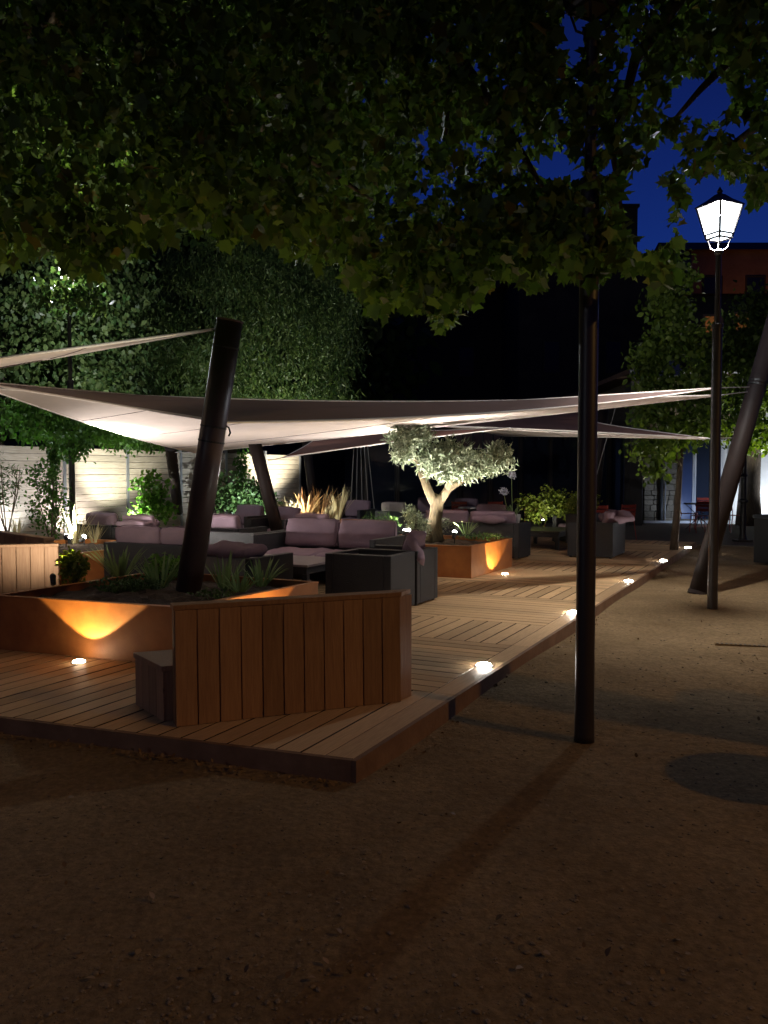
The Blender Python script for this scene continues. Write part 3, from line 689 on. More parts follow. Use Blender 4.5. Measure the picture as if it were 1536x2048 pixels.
lean_post(Q(556, 1066, 15.0), Q(509, 885, 15.0), .115, 'leaning post rising beside the grass planter behind the sofas')
lean_post(Q(630, 1030, 22.0), Q(612, 880, 22.0), .115, 'slim distant leaning post in front of the dark glass front')
lean_post(Q(1186, 1045, 21.0), Q(1208, 812, 21.0), .12, 'leaning post half hidden behind the front lamp post')
lean_post((-5.2, 9.4, ZT), (-4.75, 9.1, 3.2), .115, 'leaning post out of frame on the left')
bm = bmesh.new(); tube(bm, [Q(1231, 815, 20.5), Q(1188, 968, 20.5)], .012, 6)
tag(bmobj('guy_wire', bm, M['rope']), 'pale guy wire slanting down right of the front post', 'wire')

# ================================================================== SHADE SAILS
def sail(label, c, inset=(0.12, 0.12, 0.12), sag=0.15, esag=(0, 0, 0), m='sail', n=26, hem=True, ropes=()):
    """triangular sail with curved edges; c = three corners; inset/esag per edge (0-1, 1-2, 2-0)"""
    c = [Vector(p) for p in c]; cen = (c[0] + c[1] + c[2]) / 3
    t = empty('shade_sail', cen, 0, label, 'shade sail', 'shade sails over the deck')
    bm = bmesh.new(); V = {}
    for i in range(n + 1):
        for j in range(n + 1 - i):
            b0, b1 = i / n, j / n; b2 = 1 - b0 - b1
            p = c[0] * b0 + c[1] * b1 + c[2] * b2
            opp = [c[2], c[0], c[1]]; prod = [b0 * b1, b1 * b2, b2 * b0]
            third = [b2, b0, b1]
            for e in range(3):
                f = 4 * prod[e] * (1 - third[e]) ** 2
                p = p + (opp[e] - p) * inset[e] * f; p.z -= esag[e] * f
            p.z -= sag * 27 * b0 * b1 * b2
            V[(i, j)] = p - cen
    vv = {k: bm.verts.new(p) for k, p in V.items()}
    for i in range(n):
        for j in range(n - i):
            bm.faces.new((vv[(i, j)], vv[(i + 1, j)], vv[(i, j + 1)]))
            if j < n - i - 1: bm.faces.new((vv[(i + 1, j)], vv[(i + 1, j + 1)], vv[(i, j + 1)]))
    o = bmobj('cloth', bm, M[m], t, smooth=True)
    edges = [[V[(i, n - i)] for i in range(n + 1)], [V[(0, j)] for j in range(n + 1)], [V[(i, 0)] for i in range(n + 1)]]
    if hem:
        for e in edges:
            bm = bmesh.new(); tube(bm, e, .012, 6); bmobj('hem', bm, M['hem'], t)
    for q in (n // 4, n // 2, 3 * n // 4):
        bm = bmesh.new(); tube(bm, [V[(q, j)] - Vector((0, 0, .002)) for j in range(n + 1 - q)], .0035, 4); bmobj('seam', bm, M['piping'], t)
    for k in range(3):
        d = (cen - c[k]).normalized(); bm = bmesh.new(); pts = [c[k] - cen - d * .03 + Vector((.028 * math.cos(a), .028 * math.sin(a), .0)) for a in [2 * math.pi * i / 12 for i in range(13)]]
        tube(bm, pts, .006, 5, cap=False); bmobj('corner_ring', bm, M['galv'], t)
    for (k, to) in ropes:
        bm = bmesh.new(); tube(bm, [c[k] - cen, Vector(to) - cen], .008, 6); bmobj('rope', bm, M['rope'], t)
    return t
PR = (5.02, 11.6, 2.76)
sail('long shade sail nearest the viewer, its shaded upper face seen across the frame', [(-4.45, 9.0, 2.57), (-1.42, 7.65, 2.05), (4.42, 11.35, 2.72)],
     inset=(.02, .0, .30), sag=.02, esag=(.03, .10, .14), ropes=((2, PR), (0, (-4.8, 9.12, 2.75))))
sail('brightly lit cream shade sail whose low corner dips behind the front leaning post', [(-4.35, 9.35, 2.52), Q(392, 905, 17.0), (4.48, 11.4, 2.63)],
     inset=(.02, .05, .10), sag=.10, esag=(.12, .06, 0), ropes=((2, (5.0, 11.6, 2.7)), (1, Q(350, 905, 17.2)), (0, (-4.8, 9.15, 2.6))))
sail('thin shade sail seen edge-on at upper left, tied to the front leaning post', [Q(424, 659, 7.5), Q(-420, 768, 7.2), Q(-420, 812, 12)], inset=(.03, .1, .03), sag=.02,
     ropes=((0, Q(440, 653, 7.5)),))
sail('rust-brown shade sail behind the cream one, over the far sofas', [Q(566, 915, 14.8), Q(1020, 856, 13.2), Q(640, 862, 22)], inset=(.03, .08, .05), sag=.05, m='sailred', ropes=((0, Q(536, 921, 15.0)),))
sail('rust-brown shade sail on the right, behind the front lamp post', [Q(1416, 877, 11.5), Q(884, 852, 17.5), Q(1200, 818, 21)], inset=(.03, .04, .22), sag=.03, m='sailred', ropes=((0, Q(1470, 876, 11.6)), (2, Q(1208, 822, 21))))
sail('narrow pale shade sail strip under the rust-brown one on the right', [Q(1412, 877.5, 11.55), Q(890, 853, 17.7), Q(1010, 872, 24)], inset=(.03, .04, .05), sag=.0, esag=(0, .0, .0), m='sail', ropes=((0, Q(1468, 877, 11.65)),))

# ================================================================== LOUNGE FURNITURE
def seat_unit(u, v, lu, lv, back, label, group='black wicker lounge chairs and sofas', arms=(True, True), h=.62, cush=1, seat_m='cushion', back_m='cushion', loose=None, seed=0, rot=0, armh=None, backpad=True, panel='wicker'):
    """wicker seat with footprint u..u+lu, v..v+lv; back = side of the back: 'n' near (-u), 'f' far (+u), 'r' right (-v), 'l' left (+v)"""
    c = W(u + lu / 2, v + lv / 2, ZT)
    ang = {'f': 0, 'n': math.pi, 'r': -math.pi / 2, 'l': math.pi / 2}[back]
    # local frame: x to the side, y toward the back
    wd, dp = (lv, lu) if back in 'nf' else (lu, lv)
    t = empty('lounge_sofa' if wd > 1.1 else 'lounge_chair', c, UANG - math.pi / 2 + ang + rot, label, 'sofa' if wd > 1.1 else 'armchair', group)
    hw, hd = wd / 2, dp / 2; at = .09; ah = armh or h
    bm = bmesh.new(); box(bm, -hw + at + .002, hw - at - .002, -hd + .02, hd - .1, .04, .28); bmobj('seat_base', bm, M['wicker'], t, bevel=.006)
    bm = bmesh.new(); box(bm, -hw + at + .002, hw - at - .002, hd - .098, hd, .02, h); bmobj('back_panel', bm, M[panel], t, bevel=.01)
    for s, on in ((-1, arms[0]), (1, arms[1])):
        bm = bmesh.new(); x0, x1 = (-hw, -hw + at) if s < 0 else (hw - at, hw)
        box(bm, x0, x1, -hd, hd, .02, (ah if on else .28)); bmobj('arm' if on else 'side_panel', bm, M['wicker'], t, bevel=.01)
    for sx in (-1, 1):
        for sy in (-1, 1):
            bm = bmesh.new(); box(bm, sx * (hw - .05) - .02, sx * (hw - .05) + .02, sy * (hd - .05) - .02, sy * (hd - .05) + .02, 0, .0195); bmobj('foot', bm, M['black'], t)
    inner = wd - 2 * at; cw = inner / cush
    for i in range(cush):
        x = -inner / 2 + cw * (i + .5)
        o = link('seat_cushion', cushion_mesh(round(cw - .01, 3), round(dp - .13, 3), .13, seed + i), M[seat_m], t, (x, -.05, .275), 0)
        if backpad:
            o = link('back_cushion', cushion_mesh(round(cw - .01, 3), .42, .16, seed + i + 20), M[back_m], t, (x + rnd.uniform(-.01, .01), hd - .20, .41), 0)
            link('piping', piping_mesh(round(cw - .01, 3), .42, .16), M['piping'], o)
            o.rotation_euler = (R(76), 0, R(rnd.uniform(-3, 3)))
            o.location = (x, hd - .10, .60)
    return t
def low_table(u, v, lu, lv, label, m='table', h=.36):
    c = W(u + lu / 2, v + lv / 2, ZT); t = empty('low_table', c, UANG - math.pi / 2, label, 'table', 'low lounge tables')
    bm = bmesh.new(); box(bm, -lv / 2, lv / 2, -lu / 2, lu / 2, h - .03, h); bmobj('table_top', bm, M[m], t, bevel=.004)
    bm = bmesh.new(); box(bm, -lv / 2 + .03, lv / 2 - .03, -lu / 2 + .03, lu / 2 - .03, h - .12, h - .032); bmobj('apron', bm, M['wicker'], t)
    for sx in (-1, 1):
        for sy in (-1, 1):
            bm = bmesh.new(); x, y = sx * (lv / 2 - .06), sy * (lu / 2 - .06); box(bm, x - .035, x + .035, y - .035, y + .035, 0, h - .122); bmobj('leg', bm, M['wicker'], t)
    return t
# near group round the large low table
seat_unit(4.10, 1.84, .62, .80, 'n', 'black wicker armchair nearest the walkway, its blank back to the front bench', seat_m='darktop', backpad=False, seed=1)
seat_unit(4.76, 1.84, .60, .80, 'r', 'black wicker armchair behind the nearest one, a cushion tip peaking over its arm', seed=2)
seat_unit(3.22, 2.98, .78, .74, 'n', 'low black wicker chair beside the front planter, a flat mauve cushion on its back', seat_m='greyc', seed=3, backpad=False, panel='greyc')
seat_unit(4.10, 4.30, .80, 1.6, 'n', 'black wicker sofa left of the leaning post with two mauve cushions showing', cush=2, seed=4)
low_table(5.0, 3.45, 1.7, 1.75, 'large low table with grey-mauve top amid the near sofas')
seat_unit(5.95, 3.0, 1.0, 2.0, 'f', 'black wicker sofa facing the viewer with two plump mauve back cushions', cush=2, seed=5)
seat_unit(6.2, 5.1, .9, 1.5, 'n', 'black wicker sofa without cushions left of the one facing us', cush=2, seed=25, backpad=False)
# second row
seat_unit(6.9, 5.9, .8, .8, 'n', 'black wicker armchair behind the facing sofa, left of centre', seed=6)
seat_unit(8.0, 4.9, .8, .85, 'n', 'black wicker armchair between the facing sofa and the grass planter', seed=7)
seat_unit(6.3, 7.1, .85, .85, 'n', 'black wicker armchair at left with bright-topped mauve cushion', seed=8)
seat_unit(6.6, 8.2, .85, .85, 'n', 'black wicker armchair at far left under the lit fence', seed=9)
low_table(8.5, 6.3, .9, .9, 'small low table behind the leaning post', 'darktop')
seat_unit(10.0, 8.0, .85, .85, 'f', 'black wicker armchair just right of the leaning post, lilac cushion facing us', seed=10)
seat_unit(9.4, 6.7, .85, .85, 'f', 'black wicker armchair before the grass planter with a mauve cushion', seed=11)
# third row beyond the grasses
seat_unit(13.6, 7.4, .85, .85, 'f', 'black wicker armchair just beyond the bronze flax', seed=12)
seat_unit(13.4, 6.1, .8, .8, 'n', 'black wicker armchair right of the grasses with pale grey back', seed=13, back_m='greyc')
seat_unit(16.5, 6.8, .85, .85, 'f', 'distant armchair with lilac cushion left of the olive tree', seed=14)
seat_unit(16.2, 5.6, .85, .85, 'f', 'distant armchair with lilac cushion just left of the olive trunk', seed=15)
low_table(15.6, 6.3, .7, .9, 'distant dark low table left of the olive tree', 'darktop')
# right group
seat_unit(10.15, 2.42, .72, 1.9, 'n', 'black wicker sofa behind the olive planter, its back to the viewer', cush=2, seed=16)
seat_unit(12.6, 3.6, .8, .85, 'f', 'black wicker armchair beyond the olive planter with rolled mauve cushion', seed=17)
low_table(12.3, 2.3, 1.3, .9, 'dark low table with glossy top between the right-hand chairs', 'darktop')
seat_unit(14.1, 2.1, .85, .85, 'f', 'black wicker armchair with upright mauve cushion behind the glossy table', seed=18)
seat_unit(11.08, 1.02, 1.12, .8, 'r', 'black wicker armchair at the right end of the walkway, by the front post', seed=19)
# loose cushions lying on furniture
def loose(px, py, Y, sx, sy, label, rot=(0, 0, 0), m='cushion', seed=0, sz=.14):
    p = Q(px, py, Y); o = link('cushion', cushion_mesh(sx, sy, sz, 40 + seed), M[m], None, p); o.rotation_euler = rot
    tag(o, label, 'cushion', 'loose mauve cushions laid on the furniture'); return o
def loose_uv(u, v, z, sx, sy, label, rot, seed):
    o = link('cushion', cushion_mesh(sx, sy, .14, 40 + seed), M['cushion'], None, W(u, v, z)); o.rotation_euler = rot; tag(o, label, 'cushion', 'loose mauve cushions laid on the furniture'); return o
ua = UANG - math.pi / 2
loose_uv(3.42, 3.36, ZT + .61, .62, .46, 'flat mauve cushion lying on the low chair back beside the leaning post', (R(2), R(1), ua), 0)
loose_uv(10.28, 2.95, ZT + .615, .62, .42, 'flat mauve cushion lying on the sofa back right of the olive trunk', (0, 0, ua), 1)
loose_uv(11.75, 1.10, ZT + .62, .58, .44, 'mauve cushion slumped over the back of the chair by the front post', (R(14), R(-6), ua + .5), 2)
loose_uv(4.98, 2.02, ZT + .52, .5, .36, 'mauve cushion standing on a corner behind the nearest armchairs', (R(66), R(30), ua + 1.9), 3)
loose_uv(6.42, 7.5, ZT + .615, .60, .42, 'flat pale-lit mauve cushion on an armchair back left of the post', (0, 0, ua), 4)

# ================================================================== SPIKE SPOTLIGHTS
bulb = emis('spot_lens', (1.0, 0.97, 0.88), 45)
def spike_light(p, aim, power, label, size=95, color=(1, .95, .85), r=.035, seen=True):
    global bulb
    p = Vector(p); aim = Vector(aim); t = empty('spike_spotlight', p, 0, label, 'spotlight', 'spotlights standing in the planting')
    bm = bmesh.new(); tube(bm, [(0, 0, -.16), (0, 0, -.03)], .008, 6); bmobj('spike', bm, M['black'], t)
    d = (aim - p).normalized(); bm = bmesh.new(); tube(bm, [-d * .09, d * -.002], [r * .8, r], 12); bmobj('housing', bm, M['black'], t)
    bm = bmesh.new(); bmesh.ops.create_uvsphere(bm, u_segments=12, v_segments=8, radius=r * .96); bmobj('lens', bm, bulb if seen else M['glass'], t, smooth=True)
    spot('beam', p + d * (r + .012), aim, power, size, .6, color, parent=t, rad=.03)
    return t
olive_c = Q(880, 920, 13.1)
spike_light(Q(780, 1072, 12.6), Q(900, 880, 13.4), 170, 'lit spotlight leftmost before the olive tree')
spike_light(Q(810, 1062, 12.6), Q(860, 880, 13.2), 110, 'lit spotlight just left of the olive trunk')
spike_light(Q(909, 1065, 12.3), Q(940, 900, 13.0), 240, 'lit spotlight right of the olive trunk')
spike_light(Q(592, 1036, 16.6), Q(640, 940, 18.2), 190, 'lit spotlight at the foot of the bronze flax', 120)
spike_light(Q(497, 1028, 19.5), Q(480, 900, 22.5), 150, 'lit spotlight before the glowing fence behind the sofas', 120, (.8, .93, 1))
spike_light(Q(132, 1072, 11.8), Q(110, 900, 15.0), 60, 'lit spotlight glaring in the left grass planter', 120, (1, .92, .75))
spike_light((-3.1, 4.7, .16), Q(85, 490, 6.6), 420, 'added uplight out of frame at left, fill light for the canopy leaves', 44, (1, .97, .8), r=.03, seen=False)  # unseen lamp added to brighten the left canopy leaves
# fence washers
for (u, v, pw, lb) in ((6.9, 10.9, 230, 'fence uplight at the far left'), (8.6, 10.95, 210, 'fence uplight behind the slim shrub at left'), (10.6, 11.1, 10, 'fence uplight behind the bright green shrub'), (15.6, 11.3, 150, 'fence uplight behind the dark shrub at centre left')):
    spike_light(W(u, v, .22), W(u + .1, v + .5, 1.3), pw, lb, 116, (1, .98, .96) if u == 8.6 else (.84, .93, 1.0))
# uplights under the trees behind the fence; canopy and sail spots are added fill
spike_light(W(9.2, 10.2, .25), W(11.5, 13.0, 6.0), 700, 'tree uplight at the left, below the climbing vine', 80, (.95, 1, .85))
spike_light(W(15.5, 10.0, .25), W(17, 13.0, 7.0), 1900, 'tree uplight below the narrow-leaved tree', 84, (1, .98, .80))
spike_light(W(5.4, 7.9, ZP + .06), Q(260, 330, 12), 6500, 'added spotlight in the left grass planter, fill light for the canopy', 62, (1, 1, .85))  # lamp added to light the canopy from below
spike_light(W(5.2, 7.4, ZP + .1), W(6.5, 5.5, 3.2), 340, 'added spotlight in the left grass planter, fill light for the cream sail', 130, (1, .93, .86))  # this lamp and the next are added to brighten the sail's underside
spike_light(W(8.9, 3.9, ZP + .08), W(7.5, 3.6, 3.0), 330, 'added spotlight at the back of the olive planter, fill light for the cream sail', 140, (1, .93, .86))

# ================================================================== FENCE
fen = empty('slat_fence', W(3.2, 11.45, 0), UANG, 'grey horizontal slat fence along the left, floodlit in patches', 'fence')
nb = 8; PL = 1.8; nslat = 15; sh = .138
sm = bmesh.new(); box(sm, 0, PL - .075, -.012, .012, 0, sh - .007); bmesh.ops.bevel(sm, geom=sm.edges[:], offset=.004, segments=1, affect='EDGES'); sme = bpy.data.meshes.new('slat'); sm.to_mesh(sme); sm.free()
pm_ = bmesh.new(); box(pm_, -.035, .035, -.035, .035, -.02, 2.2); pme = bpy.data.meshes.new('post'); pm_.to_mesh(pme); pm_.free()
for i in range(nb):
    for k in range(nslat):
        o = link('slat', sme, M['fence'], fen, (i * PL + .04, rnd.uniform(-.004, .004), .04 + k * sh + rnd.uniform(-.002, .002)))
    link('post', pme, M['galv'], fen, (i * PL, 0, 0))
link('post', pme, M['galv'], fen, (nb * PL, 0, 0))

# ================================================================== OLIVE TREE
ob = G(868, 1093, ZP - .05); ob = W(8.15, 3.05, ZP - .06); ob = Q(868, 1076, 13.0)
ol = empty('olive_tree', ob, 0, 'floodlit olive tree with forked trunk standing in a corten planter', 'tree')
def rel(px, py, Y): return Q(px, py, Y) - ob
bm = bmesh.new()
tube(bm, [rel(868, 1082, 13.0), rel(866, 1060, 13.0), rel(872, 1030, 13.0), rel(874, 1005, 13.0), rel(880, 990, 13.0)], [.16, .115, .10, .10, .09], 14)
for k in range(3): tube(bm, [rel(856 + k * 12, 1084, 12.9 + .1 * k), rel(864 + k * 6, 1050, 12.95), rel(870 + k * 3, 1010, 13.0)], [.07, .045, .04], 8)
smooth(bmobj('trunk', bm, M['olivebark'], ol))
for pts_, rr in (([(872, 1010, 13), (858, 985, 13), (842, 945, 13.05), (834, 910, 13.1), (826, 870, 13.1)], [.085, .07, .055, .045, .025]),
                 ([(878, 1005, 13), (896, 978, 12.95), (922, 962, 12.9), (950, 945, 12.9), (985, 925, 12.8)], [.075, .06, .045, .035, .015]),
                 ([(845, 950, 13.05), (870, 925, 13.2), (885, 900, 13.3)], [.05, .04, .02]), ([(896, 978, 12.95), (905, 945, 12.8), (915, 905, 12.7)], [.06, .04, .02]),
                 ([(838, 925, 13.1), (815, 905, 12.9), (795, 890, 12.8)], [.04, .03, .015])):
    bm = bmesh.new(); tube(bm, [rel(*p) for p in pts_], rr, 10); smooth(bmobj('branch', bm, M['olivebark'], ol))
def ob_(px, py, Y, rx, ry, rz): p = rel(px, py, Y); return (p.x, p.y, p.z, rx, ry, rz)
bl = [ob_(812, 880, 12.9, .26, .3, .2), ob_(846, 876, 13.0, .24, .25, .16), ob_(1000, 915, 12.8, .16, .2, .1), ob_(828, 895, 13.0, .34, .36, .24), ob_(808, 908, 12.8, .22, .25, .2), ob_(860, 935, 13.1, .36, .4, .20), ob_(905, 920, 12.9, .40, .45, .27), ob_(950, 935, 12.8, .42, .42, .27), ob_(990, 925, 12.7, .26, .3, .18), ob_(930, 960, 12.7, .42, .3, .14), ob_(850, 905, 13.2, .34, .4, .22), ob_(890, 950, 12.7, .35, .3, .16)]
P0 = blob_points([(b[0], b[1], b[2], b[3] * .8, b[4] * .8, b[5] * .8) for b in bl], 680, shell=.5, cl=0, sub=9)
# sprays: each twig carries leaves along it
tw = []
for p in P0:
    d = np.array([rs.normal() * .8 + (.3 if p[0] > 0 else -.3), rs.normal() * .6, abs(rs.normal()) * .7 + .1]); d /= np.linalg.norm(d)
    for k in range(9): tw.append(p + d * k * .02 + rs.normal(size=3) * .012)
leaves('crown', tw, .092, LANCE, M['olive'], ol, droop=-.35, up=.3)
for o_, in_ in ((804, 868), (816, 860), (836, 866)):
    pass

# ================================================================== PLANTS IN PLANTERS
def shrub(p, label, blobs, n, size, m, tmpl=OVAL, cat='shrub', group=None, stems=3, h=.4, up=.4, droop=.0, name='shrub', cl=0, spread=.05, shell=.3):
    p = Vector(p); t = empty(name, p, 0, label, cat, group)
    leaves('foliage', blob_points(blobs, n, shell=shell, cl=cl, spread=spread), size, tmpl, M[m], t, droop=droop, up=up)
    bm = bmesh.new()
    for k in range(stems):
        a = k * 2.4 + p.x; tube(bm, [(0.01 * k, 0, -.03), (.08 * math.cos(a) * h * 2, .08 * math.sin(a) * h * 2, h * .6), (.2 * math.cos(a) * h, .2 * math.sin(a) * h, h * .95)], [.012, .009, .004], 5)
    bmobj('stem', bm, M['bark'], t); return t
zs = ZP - .05
def onsoil(px, py, z=zs): return G(px, py, z)
shrub(onsoil(150, 1172), 'small golden-green shrub at the left of the large front planter', [(0, 0, .17, .14, .14, .17), (-.04, .02, .25, .1, .1, .1)], 700, .045, 'yshrub', h=.25)
shrub(onsoil(322, 1160), 'bright leafy clump beside the front leaning post', [(0, 0, .12, .20, .2, .12), (.1, .1, .14, .14, .14, .1)], 650, .045, 'shrub', h=.18)
shrub(onsoil(238, 1186), 'dark low ground-hugging bush at the front of the large planter', [(0, 0, .06, .22, .14, .09), (.2, .05, .06, .22, .14, .09)], 1100, .03, 'darkshrub', h=.12)
shrub(onsoil(425, 1195), 'sparse low cover right of the leaning post base', [(0, 0, .02, .22, .2, .05)], 250, .03, 'darkshrub', h=.05)
def strap(p, n, h, w_, m, label, seed, spread=.8, group='strap-leaved plants in the planters'):
    t = empty('strap_plant', p, 0, label, 'plant', group); blades('leaf_rosette', t, n, h, w_, M[m], spread=spread, seed=seed); return t
strap(onsoil(240, 1160), 40, .42, .030, 'blade', 'strap-leaved agapanthus behind the dark bush in the front planter', 1)
strap(onsoil(318, 1180), 38, .38, .030, 'blade', 'strap-leaved agapanthus directly left of the leaning post', 2)
strap(onsoil(450, 1178), 26, .38, .024, 'blade', 'strap-leaved plant with upright pale leaf, right of the leaning post', 3, .6)
strap(onsoil(480, 1186), 30, .26, .022, 'blade', 'low spiky plant near the right rim of the front planter', 4, 1.0)
strap(onsoil(522, 1172), 32, .32, .026, 'blade', 'spiky dark plant in the right corner of the front planter', 5, .9)
# small fixture at the left of the planter, seen from behind
spike_light(onsoil(106, 1171) + Vector((0, 0, .09)), onsoil(106, 1171) + Vector((-.5, 1.1, 1.8)), 95, 'small black spotlight at the left of the front planter, turned to the pale bench', 150, (1, .88, .7), r=.03, seen=False)
# left planter
strap(G(150, 1088, zs), 70, .62, .010, 'grassy', 'pale feathery grass in the left planter beside the glaring spotlight', 6, .6, 'pale grasses')
strap(G(190, 1085, zs), 46, .40, .010, 'grassy', 'pale grass at the right of the left planter', 7, .7, 'pale grasses')
strap(G(238, 1076, .5), 22, .40, .03, 'shrub', 'bright yellow-green strap plant in front of the left sofas', 8, .5)
strap(Q(33, 1068, 13), 40, .3, .010, 'grassy', 'small tuft of pale grass at the far left behind the benches', 9, .4, 'pale grasses')
# grass planter
strap(Q(575, 1038, 17.0), 60, .50, .022, 'grassy', 'pale spiky tuft at the left of the grass planter', 10, .8, 'pale grasses')
strap(Q(612, 1036, 17.3), 60, .68, .042, 'flax', 'bronze flax fanning out in the middle of the grass planter', 11, .9)
strap(Q(640, 1036, 17.6), 30, .78, .038, 'flax', 'second bronze flax leaning right in the grass planter', 12, .7)
strap(Q(676, 1040, 17.6), 60, .80, .024, 'grassy', 'tall pale grass at the right of the grass planter', 13, .6, 'pale grasses')
strap(Q(660, 1042, 17.0), 50, .36, .018, 'grassy', 'short pale grass at the front right of the grass planter', 14, .6, 'pale grasses')
# olive planter
shrub(Q(828, 1072, 12.4), 'pale-leaved shrub left of the olive trunk', [(0, 0, .22, .14, .14, .22), (-.08, 0, .32, .08, .08, .12), (.1, .1, .12, .16, .16, .14)], 900, .06, 'olive', LANCE, h=.3, droop=-.3)
shrub(Q(745, 1078, 12.9), 'sparse rosemary bush at the left end of the olive planter', [(0, 0, .2, .2, .16, .2), (.25, 0, .22, .18, .16, .2)], 700, .045, 'darkshrub', LANCE, h=.3, droop=-.4)
strap(Q(932, 1068, 12.2), 30, .24, .014, 'blade', 'spiky plant right of the olive trunk', 15)
shrub(Q(965, 1075, 12.6), 'low dry ground cover at the right of the olive planter', [(0, 0, .02, .35, .3, .05)], 450, .03, 'darkshrub', h=.06)
shrub(Q(880, 1062, 13.5), 'low grey-green bush behind the olive trunk', [(0, 0, .12, .22, .2, .14)], 500, .04, 'olive', LANCE, h=.2)
# planter with golden shrub at the right, pot with agapanthus
shrub(Q(1085, 1045, 18.0), 'floodlit golden-green shrub between the right-hand chairs', [(-.15, 0, .25, .3, .3, .3), (.2, 0, .45, .38, .3, .3), (.48, 0, .28, .26, .26, .24), (-.42, .0, .42, .16, .16, .16)], 2200, .065, 'yshrub', h=.6)
spike_light(Q(1086, 1042, 17.3), Q(1080, 980, 18.2), 24, 'small spotlight under the golden shrub', 120, (1, .95, .7))
pt = empty('plant_pot', W(10.6, 2.75, ZT + .36), 0, 'square white pot with agapanthus on the sofa behind the olive planter', 'pot')
pt.location = Q(1026, 1047, 15.3)
bm = bmesh.new(); lathe(bm, [(.13, 0), (.16, .16), (.145, .165), (.13, .13)], 4, rot=R(20)); bmobj('pot_body', bm, M['pot'], pt)
blades('leaf_rosette', pt, 24, .3, .02, M['blade'], seed=30).location = (0, 0, .12)
for dx, hh in ((-.17, .42), (-.03, .72)):
    bm = bmesh.new(); tube(bm, [(dx * .3, 0, .12), (dx * .8, 0, .12 + hh * .6), (dx, 0, .16 + hh)], .006, 5); bmobj('flower_stalk', bm, M['blade'], pt)
    leaves('flower_head', blob_points([(dx, 0, .17 + hh, .075, .075, .06)], 160, .7), .035, OVAL, M['flower'], pt)
bx = empty('planter_box', Q(1160, 1085, 16.2), UANG, 'grey planter box with leafy bush behind the front lamp post', 'planter')
bm = bmesh.new(); box(bm, -.25, .25, -.22, .22, 0, .55); bmobj('box_body', bm, M['wicker'], bx, bevel=.01)
leaves('foliage', blob_points([(0, 0, .75, .3, .3, .25), (.25, -.1, .8, .2, .2, .2)], 1400, .3), .06, OVAL, M['yshrub'], bx)

# ================================================================== FENCE-SIDE SHRUBS, VINES
def wv(px, py, Y): return Q(px, py, Y)
shrub(G(235, 1070, 0), 'bright green leafy shrub against the fence, left of the galvanised post', [(-.15, 0, .55, .35, .3, .35), (-.35, 0, .3, .35, .3, .2), (.05, 0, .95, .25, .25, .3)], 900, .10, 'shrub', OVAL, h=1.0, cl=5, spread=.07)
shrub(Q(305, 1066, 17.5), 'bright green leafy shrub against the fence, right of the galvanised post', [(0, 0, .9, .35, .3, .35), (-.1, 0, .5, .3, .3, .25), (.2, 0, .45, .3, .3, .2)], 800, .11, 'shrub', OVAL, h=1.1, cl=5, spread=.08)
shrub(Q(100, 1085, 14.5), 'slender open shrub silhouetted against the bright fence at left', [(0, 0, .6, .42, .3, .5), (-.1, 0, 1.15, .3, .3, .3)], 1300, .055, 'vine', OVAL, h=1.2, cl=4, spread=.05)
shrub(Q(490, 1050, 20.5), 'dark bush backlit by the fence light behind the sofas', [(-.2, 0, .7, .7, .4, .55), (.4, 0, .5, .5, .4, .4)], 2600, .10, 'darkshrub', OVAL, h=.9)
shrub(Q(12, 1075, 13.8), 'dark wispy shrub at the far left edge', [(0, 0, .9, .3, .3, .45)], 350, .09, 'darkshrub', LANCE, h=1.2, stems=5)
# climbing vine over the fence
vn = empty('climbing_vine', W(9, 11.2, 0), 0, 'glossy green climber spilling over the fence top at left', 'climber')
vb = []
for (px, py, Y, a, b_, c_) in ((110, 845, 15.8, .55, .4, .38), (180, 850, 16.5, .6, .4, .42), (245, 858, 17.3, .6, .4, .40), (300, 872, 18.0, .5, .4, .25), (140, 895, 16.0, .35, .25, .22), (60, 830, 15.4, .5, .4, .45), (330, 880, 18.6, .35, .3, .15), (108, 900, 15.2, .12, .1, .5)):
    p = Q(px, py, Y) - vn.location; vb.append((p.x, p.y, p.z, a, b_, c_))
leaves('foliage', blob_points(vb, 7500, .3, cl=5, spread=.07), .085, OVAL, M['vine'], vn, droop=.7, up=.5)
bm = bmesh.new()
for px in (104, 109): tube(bm, [Q(px, 1070, 15.3) - vn.location, Q(px + 4, 980, 15.3) - vn.location, Q(px - 2, 880, 15.4) - vn.location], [.02, .015, .01], 6)
bmobj('stem', bm, M['bark'], vn)
leaves('foliage', blob_points([tuple(Q(106, y, 15.25) - vn.location) + (.10, .08, .16) for y in (915, 950, 990, 1030)], 500, .3), .06, OVAL, M['vine'], vn, droop=.5)
vn2 = empty('climbing_vine', W(17.4, 11.2, 0), 0, 'thin climber hanging on the fence behind the dark bush', 'climber')
leaves('foliage', blob_points([tuple(Q(484, y, 22.5) - vn2.location) + (.2, .15, .35) for y in (915, 945)], 350, .3), .09, OVAL, M['vine'], vn2, droop=.5)

# ================================================================== TREES
def tree(name, base, label, limbs, blobs, n, size, tmpl, m, group=None, cl=6, spread=.2, droop=.3, up=.4, shell=.5, tr=.2):
    base = Vector(base); t = empty(name, base, 0, label, 'tree', group)
    for i, (pts_, rr) in enumerate(limbs):
        bm = bmesh.new(); tube(bm, [Vector(p) - base for p in pts_], rr, 12); smooth(bmobj('trunk' if i == 0 else 'branch', bm, M['bark'], t))
    B_ = [(b[0] - base.x, b[1] - base.y, b[2] - base.z, b[3], b[4], b[5]) for b in blobs]
    leaves('crown', blob_points(B_, n, shell, cl, spread, sub=9), size, tmpl, M[m], t, droop=droop, up=up)
    return t
def B(px, py, Y, rx, ry, rz): p = Q(px, py, Y); return (p.x, p.y, p.z, rx, ry, rz)
